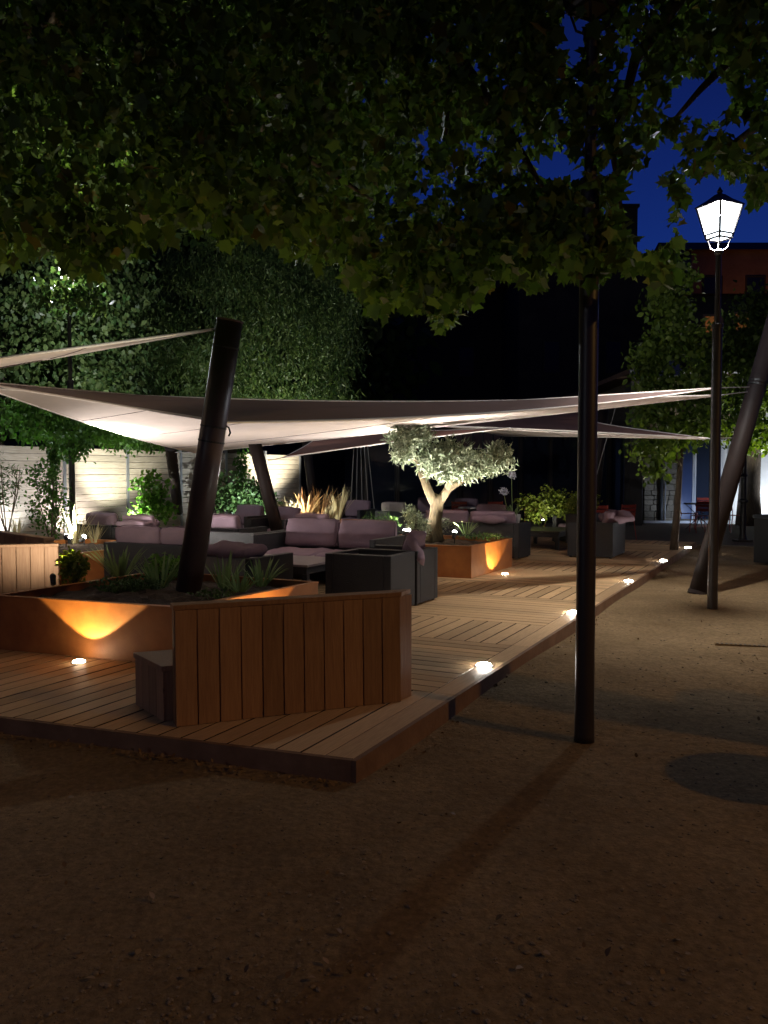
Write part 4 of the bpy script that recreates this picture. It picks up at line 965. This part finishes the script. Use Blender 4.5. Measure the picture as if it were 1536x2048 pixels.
# narrow-leaved tree behind the fence
b0 = Vector((-4.6, 26.0, 0))
tree('willow_leaved_tree', b0, 'dense narrow-leaved tree lit from below behind the sails at centre left', [([b0, b0 + Vector((-.1, 0, 2.5)), b0 + Vector((-.4, 0, 5))], [.25, .2, .12])],
     [B(640, 700, 23, 1.2, 1.3, 1.3), B(560, 640, 24, 1.5, 1.5, 1.4), B(460, 720, 23, 1.4, 1.3, 1.2), B(360, 760, 22, 1.1, 1.2, .9), B(400, 640, 24, 1.6, 1.5, 1.3), B(540, 780, 23, 1.5, 1.2, .8), B(660, 790, 23, .9, 1, .6), B(620, 560, 25, 1.5, 1.5, 1.2), B(480, 520, 26, 2, 1.7, 1.4), B(300, 690, 23, 1.1, 1.2, 1.2), B(690, 620, 24, .6, .8, .8)],
     30000, .17, LANCE, 'backleaf', cl=12, spread=.16, droop=.8, up=.2, shell=.6)
b4 = Vector((-11, 34, 0))
tree('tall_tree', b4, 'tall unlit tree closing the view behind the fence at left', [([b4, b4 + Vector((.1, 0, 5)), b4 + Vector((.3, 0, 11))], [.5, .4, .2])],
     [B(x, y, 33 + (k % 3), 3.2, 2.6, 2.8) for k, (x, y) in enumerate([(a + 60 * (j % 2), b) for j, b in enumerate((60, 190, 320, 450, 580, 700)) for a in (-120, 60, 240, 420, 600)])] ,
     42000, .62, OVAL, 'backleaf', cl=6, spread=.5, droop=.4, up=.4, shell=.2)
b1 = Vector((-9.0, 19.5, 0))
tree('evergreen_tree', b1, 'dark glossy-leaved tree behind the fence at the left edge', [([b1, b1 + Vector((.1, 0, 2.5)), b1 + Vector((.3, 0, 5))], [.25, .2, .12])],
     [B(60, 640, 19, 1.3, 1.2, 1.2), B(160, 600, 19.5, 1.2, 1.2, 1.3), B(20, 780, 18, 1.1, 1.1, .9), B(-80, 700, 19, 1.3, 1.2, 1.5), B(120, 740, 18.5, 1.0, 1, .9), B(210, 700, 19, .9, 1, 1.2), B(240, 790, 19, .8, .9, .7), B(150, 560, 15.2, .55, .3, .3), B(120, 590, 15.1, .3, .2, .22), B(180, 595, 15.2, .3, .2, .22), B(70, 500, 20, 1.6, 1.4, 1.2), B(230, 540, 21, 1.4, 1.3, 1.1), B(200, 780, 18.6, .8, .7, .5)],
     15000, .13, OVAL, 'backleaf', cl=9, spread=.14, droop=.5, up=.4, shell=.6)
# slim tree at the deck end
b2 = Vector((5.64, 16.5, 0.02))
tree('slim_maple', b2, 'slim young tree at the far deck edge, foliage lit from below', [([b2, b2 + Vector((.05, 0, .8)), b2 + Vector((.12, .05, 1.8)), b2 + Vector((.2, .1, 3.0))], [.085, .065, .05, .03]), ([b2 + Vector((.1, 0, 1.7)), b2 + Vector((-.2, 0, 2.3)), b2 + Vector((-.5, 0, 3))], [.035, .025, .015])],
     [B(1330, 880, 16.4, .62, .6, .38), B(1390, 850, 16.4, .5, .6, .36), B(1300, 830, 16.4, .42, .5, .4), B(1310, 925, 16.2, .3, .3, .22), B(1345, 780, 16.6, .75, .7, .5), B(1300, 730, 16.6, .45, .5, .4), B(1360, 690, 16.8, .7, .7, .5), B(1400, 770, 16.6, .5, .6, .5), B(1350, 620, 17, .5, .5, .5), B(1350, 560, 17, .35, .4, .5)],
     6200, .12, OVAL, 'midleaf', cl=6, spread=.10, droop=.4, up=.5, shell=.35)
# old tree at the right edge
b3 = G(1497, 1052, 0)
tree('old_tree', b3, 'thick-trunked old tree at the right edge before the glaring wall', [([b3, b3 + Vector((.0, 0, 1.0)), b3 + Vector((.05, 0, 2.6)), b3 + Vector((.2, 0, 5))], [.38, .30, .27, .15]), ([b3 + Vector((0, 0, 2.4)), b3 + Vector((-.9, 0, 3.6)), b3 + Vector((-1.7, -.5, 4.4))], [.14, .09, .04])],
     [B(1480, 840, 23, 1.0, 1.0, .5), B(1530, 870, 22, .8, .8, .5), B(1470, 780, 24, 1.0, 1.0, .6), B(1500, 700, 24, 1.1, 1, .8), B(1450, 720, 24, .7, .9, .7), B(1560, 760, 24, 1.0, 1, .9), B(1520, 640, 25, 1.2, 1.1, .8)],
     7500, .15, OVAL, 'midleaf', cl=6, spread=.16, droop=.4, up=.5, shell=.5)

# ---- the great canopy overhead: two plane trees whose trunks stand out of frame
def lowline(px):
    X = [-700, 0, 120, 225, 300, 420, 600, 680, 730, 800, 900, 980, 1002, 1060, 1200, 1300, 1352, 1362, 1400, 1536, 2300]
    Y_ = [500, 510, 530, 560, 480, 470, 510, 570, 615, 635, 645, 600, 530, 570, 550, 565, 560, 430, 400, 425, 450]
    return np.interp(px, X, Y_) - 6 + 16 * np.sin(px * .043 + 1) + 12 * np.sin(px * .101) + 8 * np.sin(px * .23)
OPEN = [(1295, 425, 54, 88), (1330, 305, 36, 34), (1145, 66, 28, 62), (1400, 190, 66, 44), (1110, 325, 50, 34), (1500, 470, 60, 66), (1262, 130, 22, 42), (1440, 330, 22, 16), (1480, 255, 30, 22),
        (850, 280, 12, 22), (905, 375, 12, 10), (845, 385, 17, 13), (780, 395, 12, 10), (1010, 160, 12, 18), (1180, 20, 16, 14), (950, 290, 13, 16), (1040, 400, 16, 10), (1075, 250, 12, 10), (1225, 330, 14, 26)]
def canopy_pts(n, x0, x1, y0, y1, Ya, Yb, ncl, sp, soft=26):
    out = []
    while len(out) < n:
        px = rs.uniform(x0, x1); Y = Ya + (Yb - Ya) * rs.uniform() ; 
        py = lowline(px) - 6 - (abs(rs.normal()) * 16 if rs.uniform() < .25 else rs.uniform(0, lowline(px) - y0))
        if py < y0: continue
        if px < 800 and Yb < 9 and math.sin(px * .023 + 1.3 * math.sin(py * .019)) * math.sin(py * .027 + px * .009) > .18: continue
        if px > 820 and any(((px - a) / (c + soft)) ** 2 + ((py - b) / (d + soft)) ** 2 < 1 for a, b, c, d in OPEN): continue
        out.append(tuple(Q(px, py, Y)))
    P_ = np.repeat(np.array(out), ncl, axis=0)
    J = rs.normal(size=P_.shape) * np.array([sp, sp, sp * .75])
    P_ = P_ + J
    return P_
def keep_open(P_):
    # gaps where the sky shows between boughs, and no leaf below the hanging skirt
    Yc = P_[:, 1]; z = P_[:, 2] - CAMH; cp, sp_ = math.cos(PITCH), math.sin(PITCH)
    f = Yc * cp - z * sp_; u_ = Yc * sp_ + z * cp
    px = 768 + FPX * P_[:, 0] / f; py = 1024 - FPX * u_ / f
    k = (f > 2.5) & (py < lowline(px) - 12)
    for a, b, c, d in OPEN: k &= ((px - a) / c) ** 2 + ((py - b) / d) ** 2 > 1
    k &= ~((np.abs(px - 1433) < 66) & (py > 345))
    return P_[k]
ct = empty('plane_tree', (-6.2, 6.0, 0), 0, 'great broad-leaved tree spreading its dark canopy over the left and centre', 'tree')
bt = Vector((-6.2, 6.0, 0))
bm = bmesh.new(); tube(bm, [(0, 0, -.05), (0, 0, .4), (.1, 0, 2), (.3, .1, 3.6), (.5, .2, 5.2)], [.42, .32, .28, .26, .2], 16); smooth(bmobj('trunk', bm, M['bark'], ct))
for pts_, rr in (([(-5.8, 6.1, 3.6), Q(140, 20, 7.2), Q(370, 140, 7.0), Q(560, 280, 6.9), Q(745, 400, 6.8)], [.16, .09, .055, .035, .012]),
                 ([(-5.8, 6.1, 3.4), Q(20, 60, 8.0), Q(180, 170, 7.8), Q(300, 270, 7.6)], [.13, .07, .045, .02]),
                 ([(-5.7, 6.2, 4.6), Q(300, -200, 7), Q(700, -80, 6.4), Q(880, 60, 6.0), Q(1010, 250, 5.8), Q(1100, 400, 5.7)], [.16, .12, .07, .05, .03, .012]),
                 ([Q(370, 140, 7.0), Q(380, 230, 6.9), Q(372, 330, 6.8)], [.03, .018, .008]), ([Q(880, 60, 6.0), Q(900, 160, 6.0), Q(890, 300, 5.9)], [.03, .02, .008])):
    bm = bmesh.new(); tube(bm, [Vector(p) - bt for p in pts_], rr, 8); smooth(bmobj('branch', bm, M['bark'], ct))
A1 = canopy_pts(3300, -500, 1130, -420, 620, 4.9, 8.5, 13, .17)
A2 = canopy_pts(2100, -600, 960, -420, 560, 8.5, 12.5, 13, .24)
A2 = np.concatenate([A2, canopy_pts(1700, -600, 830, -300, 540, 10, 14, 14, .3)])
A = keep_open(np.concatenate([A1, A2]))
leaves('crown', A - np.array(bt), .088, LOBED, M['canopy'], ct, droop=.55, up=.3)
ct2 = empty('plane_tree', (5.2, 3.2, 0), 0, 'broad-leaved tree reaching in from the right over the lamp posts', 'tree')
bt2 = Vector((5.2, 3.2, 0))
bm = bmesh.new(); tube(bm, [(0, 0, -.05), (0, 0, .4), (-.1, 0, 2), (-.2, .1, 3.6), (-.3, .4, 5.2)], [.38, .3, .26, .22, .16], 16); smooth(bmobj('trunk', bm, M['bark'], ct2))
for pts_, rr in (([(5.0, 3.3, 3.6), Q(1560, 60, 5.6), Q(1470, 110, 5.6), Q(1400, 180, 5.7), Q(1330, 260, 5.8)], [.14, .05, .035, .022, .008]),
                 ([(5.0, 3.4, 4.4), Q(1400, -60, 5.4), Q(1270, 120, 5.5), Q(1225, 300, 5.6), Q(1250, 470, 5.8)], [.13, .06, .035, .022, .008]),
                 ([(5.0, 3.3, 3.2), Q(1560, 220, 5.8), Q(1450, 300, 6.0), Q(1390, 370, 6.2)], [.1, .04, .02, .006])):
    bm = bmesh.new(); tube(bm, [Vector(p) - bt2 for p in pts_], rr, 8); smooth(bmobj('branch', bm, M['bark'], ct2))
A3 = keep_open(canopy_pts(1900, 1000, 2100, -420, 620, 4.7, 7.2, 12, .16, soft=14))
leaves('crown', A3 - np.array(bt2), .088, LOBED, M['canopy'], ct2, droop=.55, up=.3)

# ================================================================== BUILDINGS
# glazed pavilion behind the terrace
pa = W(18.6, 9.9, 0); pb = Vector((8.1, 26.8, 0)); pd = (pb - pa); PLn = pd.length; pd.normalize(); pang = math.atan2(pd.y, pd.x)
pv = empty('glazed_pavilion', pa, pang, 'dark glazed pavilion with slim mullions behind the terrace', 'building')
bm = bmesh.new(); box(bm, 0, PLn, .3, 6, 0, 2.95); bmobj('wall', bm, M['darkwall'], pv)
bm = bmesh.new(); box(bm, -.3, PLn + .0, -.5, 6.3, 2.97, 3.2); bmobj('roof', bm, M['darkwall'], pv)
nw = 9; ww = PLn / nw
for i in range(nw):
    f = empty('window', (0, 0, 0), 0); bpy.data.objects.remove(f)
    bm = bmesh.new(); x0 = i * ww + .04; x1 = (i + 1) * ww - .04
    box(bm, x0, x1, .20, .295, .05, .12); box(bm, x0, x1, .20, .295, 2.7, 2.78); box(bm, x0, x0 + .035, .20, .295, .12, 2.7); box(bm, x1 - .035, x1, .20, .295, .12, 2.7)
    fr = bmobj('window', bm, M['black'], pv)
    bm = bmesh.new(); box(bm, x0 + .037, x1 - .037, .24, .25, .122, 2.698); bmobj('pane', bm, M['glass'], fr)
    bm = bmesh.new(); box(bm, i * ww - .03, i * ww + .03, .18, .298, .0, 2.96); bmobj('mullion', bm, M['lamp_metal'], pv)
# louvre strip under the roof
for i in range(7):
    bm = bmesh.new(); box(bm, 0, .05, -.02, .02, 0, .35); bmobj('roof_bracket', bm, M['black'], pv, loc=(PLn * .45 + i * .42, -.45, 2.6))
aw = empty('awning', Q(963, 882, 24.5), pang, 'small pale awning with dark bars above the olive tree', 'awning')
bm = bmesh.new(); v_ = [bm.verts.new(p) for p in ((-.66, 0, -.22), (.66, 0, -.22), (.66, .5, .22), (-.66, .5, .22))]; v2 = [bm.verts.new(v.co + Vector((0, 0, .02))) for v in v_]; bm.faces.new(v_[::-1]); bm.faces.new(v2)
for j in range(4): bm.faces.new((v_[j], v_[(j + 1) % 4], v2[(j + 1) % 4], v2[j]))
bmobj('cloth', bm, M['sail'], aw)
for k in range(5):
    bm = bmesh.new(); box(bm, -.6 + k * .3, -.55 + k * .3, -.08, -.03, -.3, .28); bmobj('bar', bm, M['black'], aw)
# hanging ropes left of the olive
rp = empty('hanging_cords', Q(708, 905, 22.5), 0, 'bundle of pale cords hanging before the dark glass front', 'cords')
for k in range(5):
    bm = bmesh.new(); tube(bm, [(k * .09, 0, .15), (k * .16 - .1, 0, -1.55)], .012, 5); bmobj('cord', bm, M['rope'], rp)

# stone house at the right
sb = empty('stone_house', (8.15, 26.6, 0), 0, 'rubble stone house with downpipes and blue-lit doors at the right', 'building')
bm = bmesh.new(); box(bm, 0.0, 11, .03, 9, 0, 4.6); bmobj('wall', bm, M['mortar'], sb)
smesh = []
for k in range(8):
    bm = bmesh.new(); bmesh.ops.create_cube(bm, size=1)
    bmesh.ops.subdivide_edges(bm, edges=bm.edges[:], cuts=1)
    r_ = random.Random(k)
    for v in bm.verts: v.co = Vector((v.co.x * (.92 if abs(v.co.z) > .4 else 1) + r_.uniform(-.05, .05), v.co.y, v.co.z * (.9 if abs(v.co.x) > .4 else 1) + r_.uniform(-.06, .06)))
    me = bpy.data.meshes.new('stone'); bm.to_mesh(me); bm.free(); me.materials.append(M['stone']); smesh.append(me)
z = .02; row = 0
while z < 4.4:
    hgt = rnd.uniform(.12, .2); x = -.02
    while x < .98:
        wdt = rnd.uniform(.16, .36)
        if x + wdt > 1.03: wdt = 1.05 - x
        if len([1 for _ in sb.children]) < 270:
            o = bpy.data.objects.new('stone', rnd.choice(smesh)); COL.objects.link(o); o.parent = sb; o.location = (x + wdt / 2, rnd.uniform(0, .015), z + hgt / 2); o.scale = (wdt - .02, .07, hgt - .018)
        x += wdt
    z += hgt
# downpipes
for px_, m_, r_ in ((-.12, 'galv', .03), (.49, 'black', .06), (.62, 'galv', .02)):
    bm = bmesh.new(); tube(bm, [(px_, -.10, 0.02), (px_, -.10, 4.3)], r_, 10); bmobj('downpipe', bm, M[m_], sb)
bm = bmesh.new(); box(bm, -.05, 11, -.16, -.04, .0, .10); bmobj('kerb', bm, M['white'], sb)
# doors and windows, bluish
for i, (xa, xb, m_) in enumerate(((1.12, 1.48, 'blueglass'), (1.59, 2.05, 'glass'), (2.16, 2.36, 'blueglass'), (2.47, 2.60, 'white'))):
    bm = bmesh.new(); box(bm, xa - .05, xa, -.06, .02, .15, 2.6); box(bm, xb, xb + .05, -.06, .02, .15, 2.6); box(bm, xa - .05, xb + .05, -.06, .02, 2.602, 2.68)
    fr = bmobj('door', bm, M['frame'], sb); bm = bmesh.new(); box(bm, xa + .002, xb - .002, -.02, 0.01, .15, 2.6); bmobj('pane', bm, M[m_], fr)
bm = bmesh.new(); box(bm, -.7, 11, -.6, 9, 4.61, 4.75); bmobj('roof', bm, M['tiles'], sb)
bm = bmesh.new(); tube(bm, [(-.7, -.62, 4.66), (11, -.62, 4.66)], .06, 8); bmobj('gutter', bm, M['galv'], sb)
# white wall at far right, glaring in a floodlight
bm = bmesh.new(); box(bm, 2.68, 9.5, -.10, .025, .0, 4.5); bmobj('white_panel', bm, M['white'], sb)
spike_light((12.2, 24.9, .3), (12.2, 26.5, 1.6), 280, 'floodlight glaring at the right edge behind the old tree', 150, (.85, .93, 1))
spike_light((9.6, 25.0, .25), (9.7, 26.6, 1.6), 70, 'small cool spotlight before the blue doors', 140, (.55, .7, 1))
spike_light((10.7, 23.2, .2), (10.4, 22.5, 5), 900, 'uplight under the old tree at the right', 130, (1, 1, .85))
spike_light((6.5, 17.0, .1), (5.9, 16.4, 3.4), 190, 'small uplight beside the slim tree', 100, (1, .95, .7))
# small annex roof to the left of the stone house
ax = empty('annex', (7.6, 24.8, 0), R(-8), 'low annex with pale gutter edge beside the stone house', 'building')
bm = bmesh.new(); box(bm, -.35, .02, .5, 1.7, 0, 4.3); bmobj('wall', bm, M['darkwall'], ax)
bm = bmesh.new(); v_ = [bm.verts.new(p) for p in ((-.35, .2, 4.32), (1.1, .2, 4.32), (1.1, 1.8, 5.3), (-.0, 1.8, 5.3))]; v2 = [bm.verts.new(v.co + Vector((0, 0, .1))) for v in v_]; bm.faces.new(v_[::-1]); bm.faces.new(v2)
for j in range(4): bm.faces.new((v_[j], v_[(j + 1) % 4], v2[(j + 1) % 4], v2[j]))
bmobj('roof', bm, M['galv'], ax)

# tall dark houses behind
def house(name, x0, x1, y0, y1, h, label, wins=(), m='darkwall', ridge=1.5, chim=()):
    t = empty(name, ((x0 + x1) / 2, y0, 0), 0, label, 'building', None); hw = (x1 - x0) / 2; dp = y1 - y0
    bm = bmesh.new(); box(bm, -hw, hw, 0, dp, 0, h); bmobj('wall', bm, M[m], t)
    bm = bmesh.new(); v_ = [bm.verts.new(p) for p in ((-hw - .4, -.5, h + .002), (hw + .4, -.5, h + .002), (hw + .4, dp + .5, h + .002), (-hw - .4, dp + .5, h + .002), (-hw - .4, dp / 2, h + ridge), (hw + .4, dp / 2, h + ridge))]
    for f in ((0, 1, 5, 4), (2, 3, 4, 5), (0, 4, 3), (1, 2, 5), (0, 3, 2, 1)): bm.faces.new([v_[i] for i in f])
    rf = bmobj('roof', bm, M['tiles'], t)
    for (cx, cw, ch) in chim:
        bm = bmesh.new(); box(bm, cx - cw / 2, cx + cw / 2, 1.0, 1.0 + cw, h + .3, h + ch); box(bm, cx - cw / 2 - .08, cx + cw / 2 + .08, .92, 1.08 + cw, h + ch + .002, h + ch + .15); bmobj('chimney', bm, M[m], rf)
    for (wx, wz, ww_, wh, lit) in wins:
        bm = bmesh.new(); box(bm, wx - ww_ / 2, wx + ww_ / 2, -.06, -.002, wz - .08, wz); box(bm, wx - ww_ / 2, wx - ww_ / 2 + .1, -.06, -.002, wz + .002, wz + wh); box(bm, wx + ww_ / 2 - .1, wx + ww_ / 2, -.06, -.002, wz + .002, wz + wh); box(bm, wx - ww_ / 2, wx + ww_ / 2, -.06, -.002, wz + wh + .002, wz + wh + .1)
        fr = bmobj('window', bm, M['house'] if lit else M['darkwall'], t); bm = bmesh.new(); box(bm, wx - ww_ / 2 + .102, wx + ww_ / 2 - .102, -.03, -.003, wz + .002, wz + wh - .002)
        bmobj('pane', bm, lit or M['glass'], fr)
    return t
litw = emis('lit_window', (1.0, .35, .08), .10, base=(.1, .05, .03))
x_of = lambda px, Y: (px - 768) / FPX * Y
house('town_house', x_of(1035, 42), x_of(1330, 42), 42, 52, 11.6, 'tall dark town house behind the pavilion with a chimney', ((4.2 - .6, 9.0 - 2.3 - .2, .9, 1.5, litw), (-2, 6.5, .9, 1.5, None), (1, 6.5, .9, 1.5, None)), chim=((1.9, 1.0, 3.2),), ridge=1.8)
house('town_house', x_of(560, 48), x_of(1020, 48), 48, 60, 12.0, 'wide unlit house at the centre behind the terrace', ((-4, 7, 1, 1.6, None), (0, 7, 1, 1.6, None), (4, 7, 1, 1.6, None)), ridge=2.6)
house('town_house', x_of(1340, 40), x_of(1425, 40) + 4, 38, 46, 9.4, 'low dark house in front of the orange-lit one', ((-1.9, 7.8, .9, .7, litw), (-.6, 7.9, .8, .7, litw)), ridge=.9)
oh = house('town_house', x_of(1375, 60), x_of(1800, 60), 60, 72, 17.0, 'orange-lit house high up at the right edge', ((-6, 13.6, 1.4, 1.6, None), (-3, 13.6, 1.4, 1.6, None), (0, 13.6, 1.4, 1.6, None)), m='house', ridge=2.2)
ld = bpy.data.lights.new('street_glow', 'SPOT'); ld.energy = 170; ld.color = (1, .38, .06); ld.spot_size = R(90); ld.spot_blend = .8; ld.shadow_soft_size = .2
so = bpy.data.objects.new('street_glow', ld); COL.objects.link(so)
hl = empty('added_lantern', (x_of(1560, 56), 55.5, 9.5), 0, 'added sodium lantern, unseen, for the hidden street lamp below the orange-lit house', 'lamp')  # lantern added out of sight to give the house its orange light
bm = bmesh.new(); lathe(bm, [(.1, -.2), (.18, .0), (.05, .1)], 8); bmobj('lantern_body', bm, M['lamp_metal'], hl)
so.parent = hl; so.location = (0, .3, .2); so.rotation_euler = Vector((0, 1, .9)).to_track_quat('-Z', 'Y').to_euler()

# dark wooded slope that closes the view
bm = bmesh.new(); n = 60; top = []; bot = []
for i in range(n + 1):
    x = -90 + 180 * i / n; h = 15 + 3 * math.sin(i * .7) + 2 * math.sin(i * 1.9) - (4 if x > 20 else 0)
    bot.append(bm.verts.new((x, 95, -1))); top.append((bm.verts.new((x, 120, h)), bm.verts.new((x, 150, h + 2))))
for i in range(n):
    bm.faces.new((bot[i], bot[i + 1], top[i + 1][0], top[i][0])); bm.faces.new((top[i][0], top[i + 1][0], top[i + 1][1], top[i][1]))
tag(bmobj('hillside', bm, M['darkwall'], smooth=True), kind='structure')

# ================================================================== METAL CHAIRS AND FAR TABLES
def metal_chair(loc, rz, label, m='red', group='red metal garden chairs'):
    t = empty('garden_chair', loc, rz, label, 'chair', group)
    for s in (-1, 1):
        bm = bmesh.new(); tube(bm, [(s * .2, -.2, 0), (s * .19, -.17, .44)], .011, 6); bmobj('leg', bm, M[m], t)
        bm = bmesh.new(); tube(bm, [(s * .2, .27, 0), (s * .19, .18, .44), (s * .19, .24, .84)], .011, 6); bmobj('leg', bm, M[m], t)
    for k in range(5):
        bm = bmesh.new(); box(bm, -.2, .2, -.19 + k * .078, -.19 + k * .078 + .06, .441, .455); bmobj('seat_slat', bm, M[m], t)
    for k in range(3):
        bm = bmesh.new(); box(bm, -.19, .19, .215 + .012 * k, .228 + .012 * k, .58 + k * .09, .65 + k * .09); bmobj('back_slat', bm, M[m], t)
    return t
c0 = metal_chair(Q(1213, 1050, 17.5) * 1, R(20), 'red metal chair behind the black armchair by the front post')
c0.location = (*Q(1213, 1043, 19.0).xy, .02)
def more_chair(x, y, rz, label):
    c = copy_tree(c0); c.location = (x, y, .02); c.rotation_euler = (0, 0, rz); c['label'] = label
    return c
more_chair(*Q(1245, 1043, 20.0).xy, R(200), 'red metal chair in the shade just left of the stone wall')
more_chair(*Q(1070, 1043, 21.0).xy, R(150), 'red metal chair beyond the golden shrub')
more_chair(*Q(985, 1043, 22.0).xy, R(190), 'red metal chair beyond the rolled mauve cushion')
more_chair(*Q(920, 1043, 22.0).xy, R(170), 'red metal chair behind the olive tree crown')
more_chair(*Q(1375, 1050, 23.5).xy, R(75), 'folding chair at the left of the far table by the blue doors')
more_chair(*Q(1412, 1050, 25.0).xy, R(0), 'folding chair behind the far table by the blue doors')
more_chair(*Q(1400, 1060, 22.3).xy, R(180), 'folding chair with its back to us at the far table')
more_chair(*Q(1462, 1050, 22.5).xy, R(120), 'folding chair right of the leaning post, before the glare')
def far_table(px, py, Y, label):
    t = empty('bistro_table', (*Q(px, py, Y).xy, .02), R(20), label, 'table', 'bistro tables before the house')
    bm = bmesh.new(); lathe(bm, [(.42, .70), (.42, .73)], 24); bmobj('table_top', bm, M['galv'], t)
    for a in (0, 1):
        bm = bmesh.new(); tube(bm, [(-.3, .2 - .4 * a, 0), (.3, -.2 + .4 * a, .698)], .014, 6); tube(bm, [(.3, .2 - .4 * a, 0), (-.3, -.2 + .4 * a, .698)], .014, 6); bmobj('leg', bm, M['black'], t)
far_table(1398, 1050, 23.6, 'round folding table with crossed legs before the blue doors')
far_table(950, 1040, 21.0, 'dark bistro table behind the olive tree')
# cast-iron column at right
ci = empty('cast_iron_column', (*G(1485, 1085, 0).xy, 0), 0, 'dark cast-iron column on a square foot right of the leaning post', 'column')
bm = bmesh.new(); box(bm, -.17, .17, -.17, .17, 0, .07); bmobj('foot', bm, M['black'], ci, bevel=.01)
bm = bmesh.new(); lathe(bm, [(.11, .071), (.085, .12), (.07, .2), (.06, .9), (.10, .93), (.10, .97), (.06, 1.0), (.055, 1.5), (.09, 1.53), (.055, 1.56), (.05, 2.6)], 14); bmobj('shaft', bm, M['black'], ci)
# black bin at the right edge
lb = empty('litter_bin', (*G(1545, 1128, 0).xy, 0), R(20), 'black square litter bin cut by the right edge', 'bin')
bm = bmesh.new(); box(bm, -.22, .22, -.22, .22, .02, .8); bmobj('bin_body', bm, M['black'], lb, bevel=.015)
bm = bmesh.new(); box(bm, -.24, .24, -.24, .24, .802, .86); bmobj('lid', bm, M['wicker'], lb, bevel=.01)
print('objects', len(bpy.data.objects))
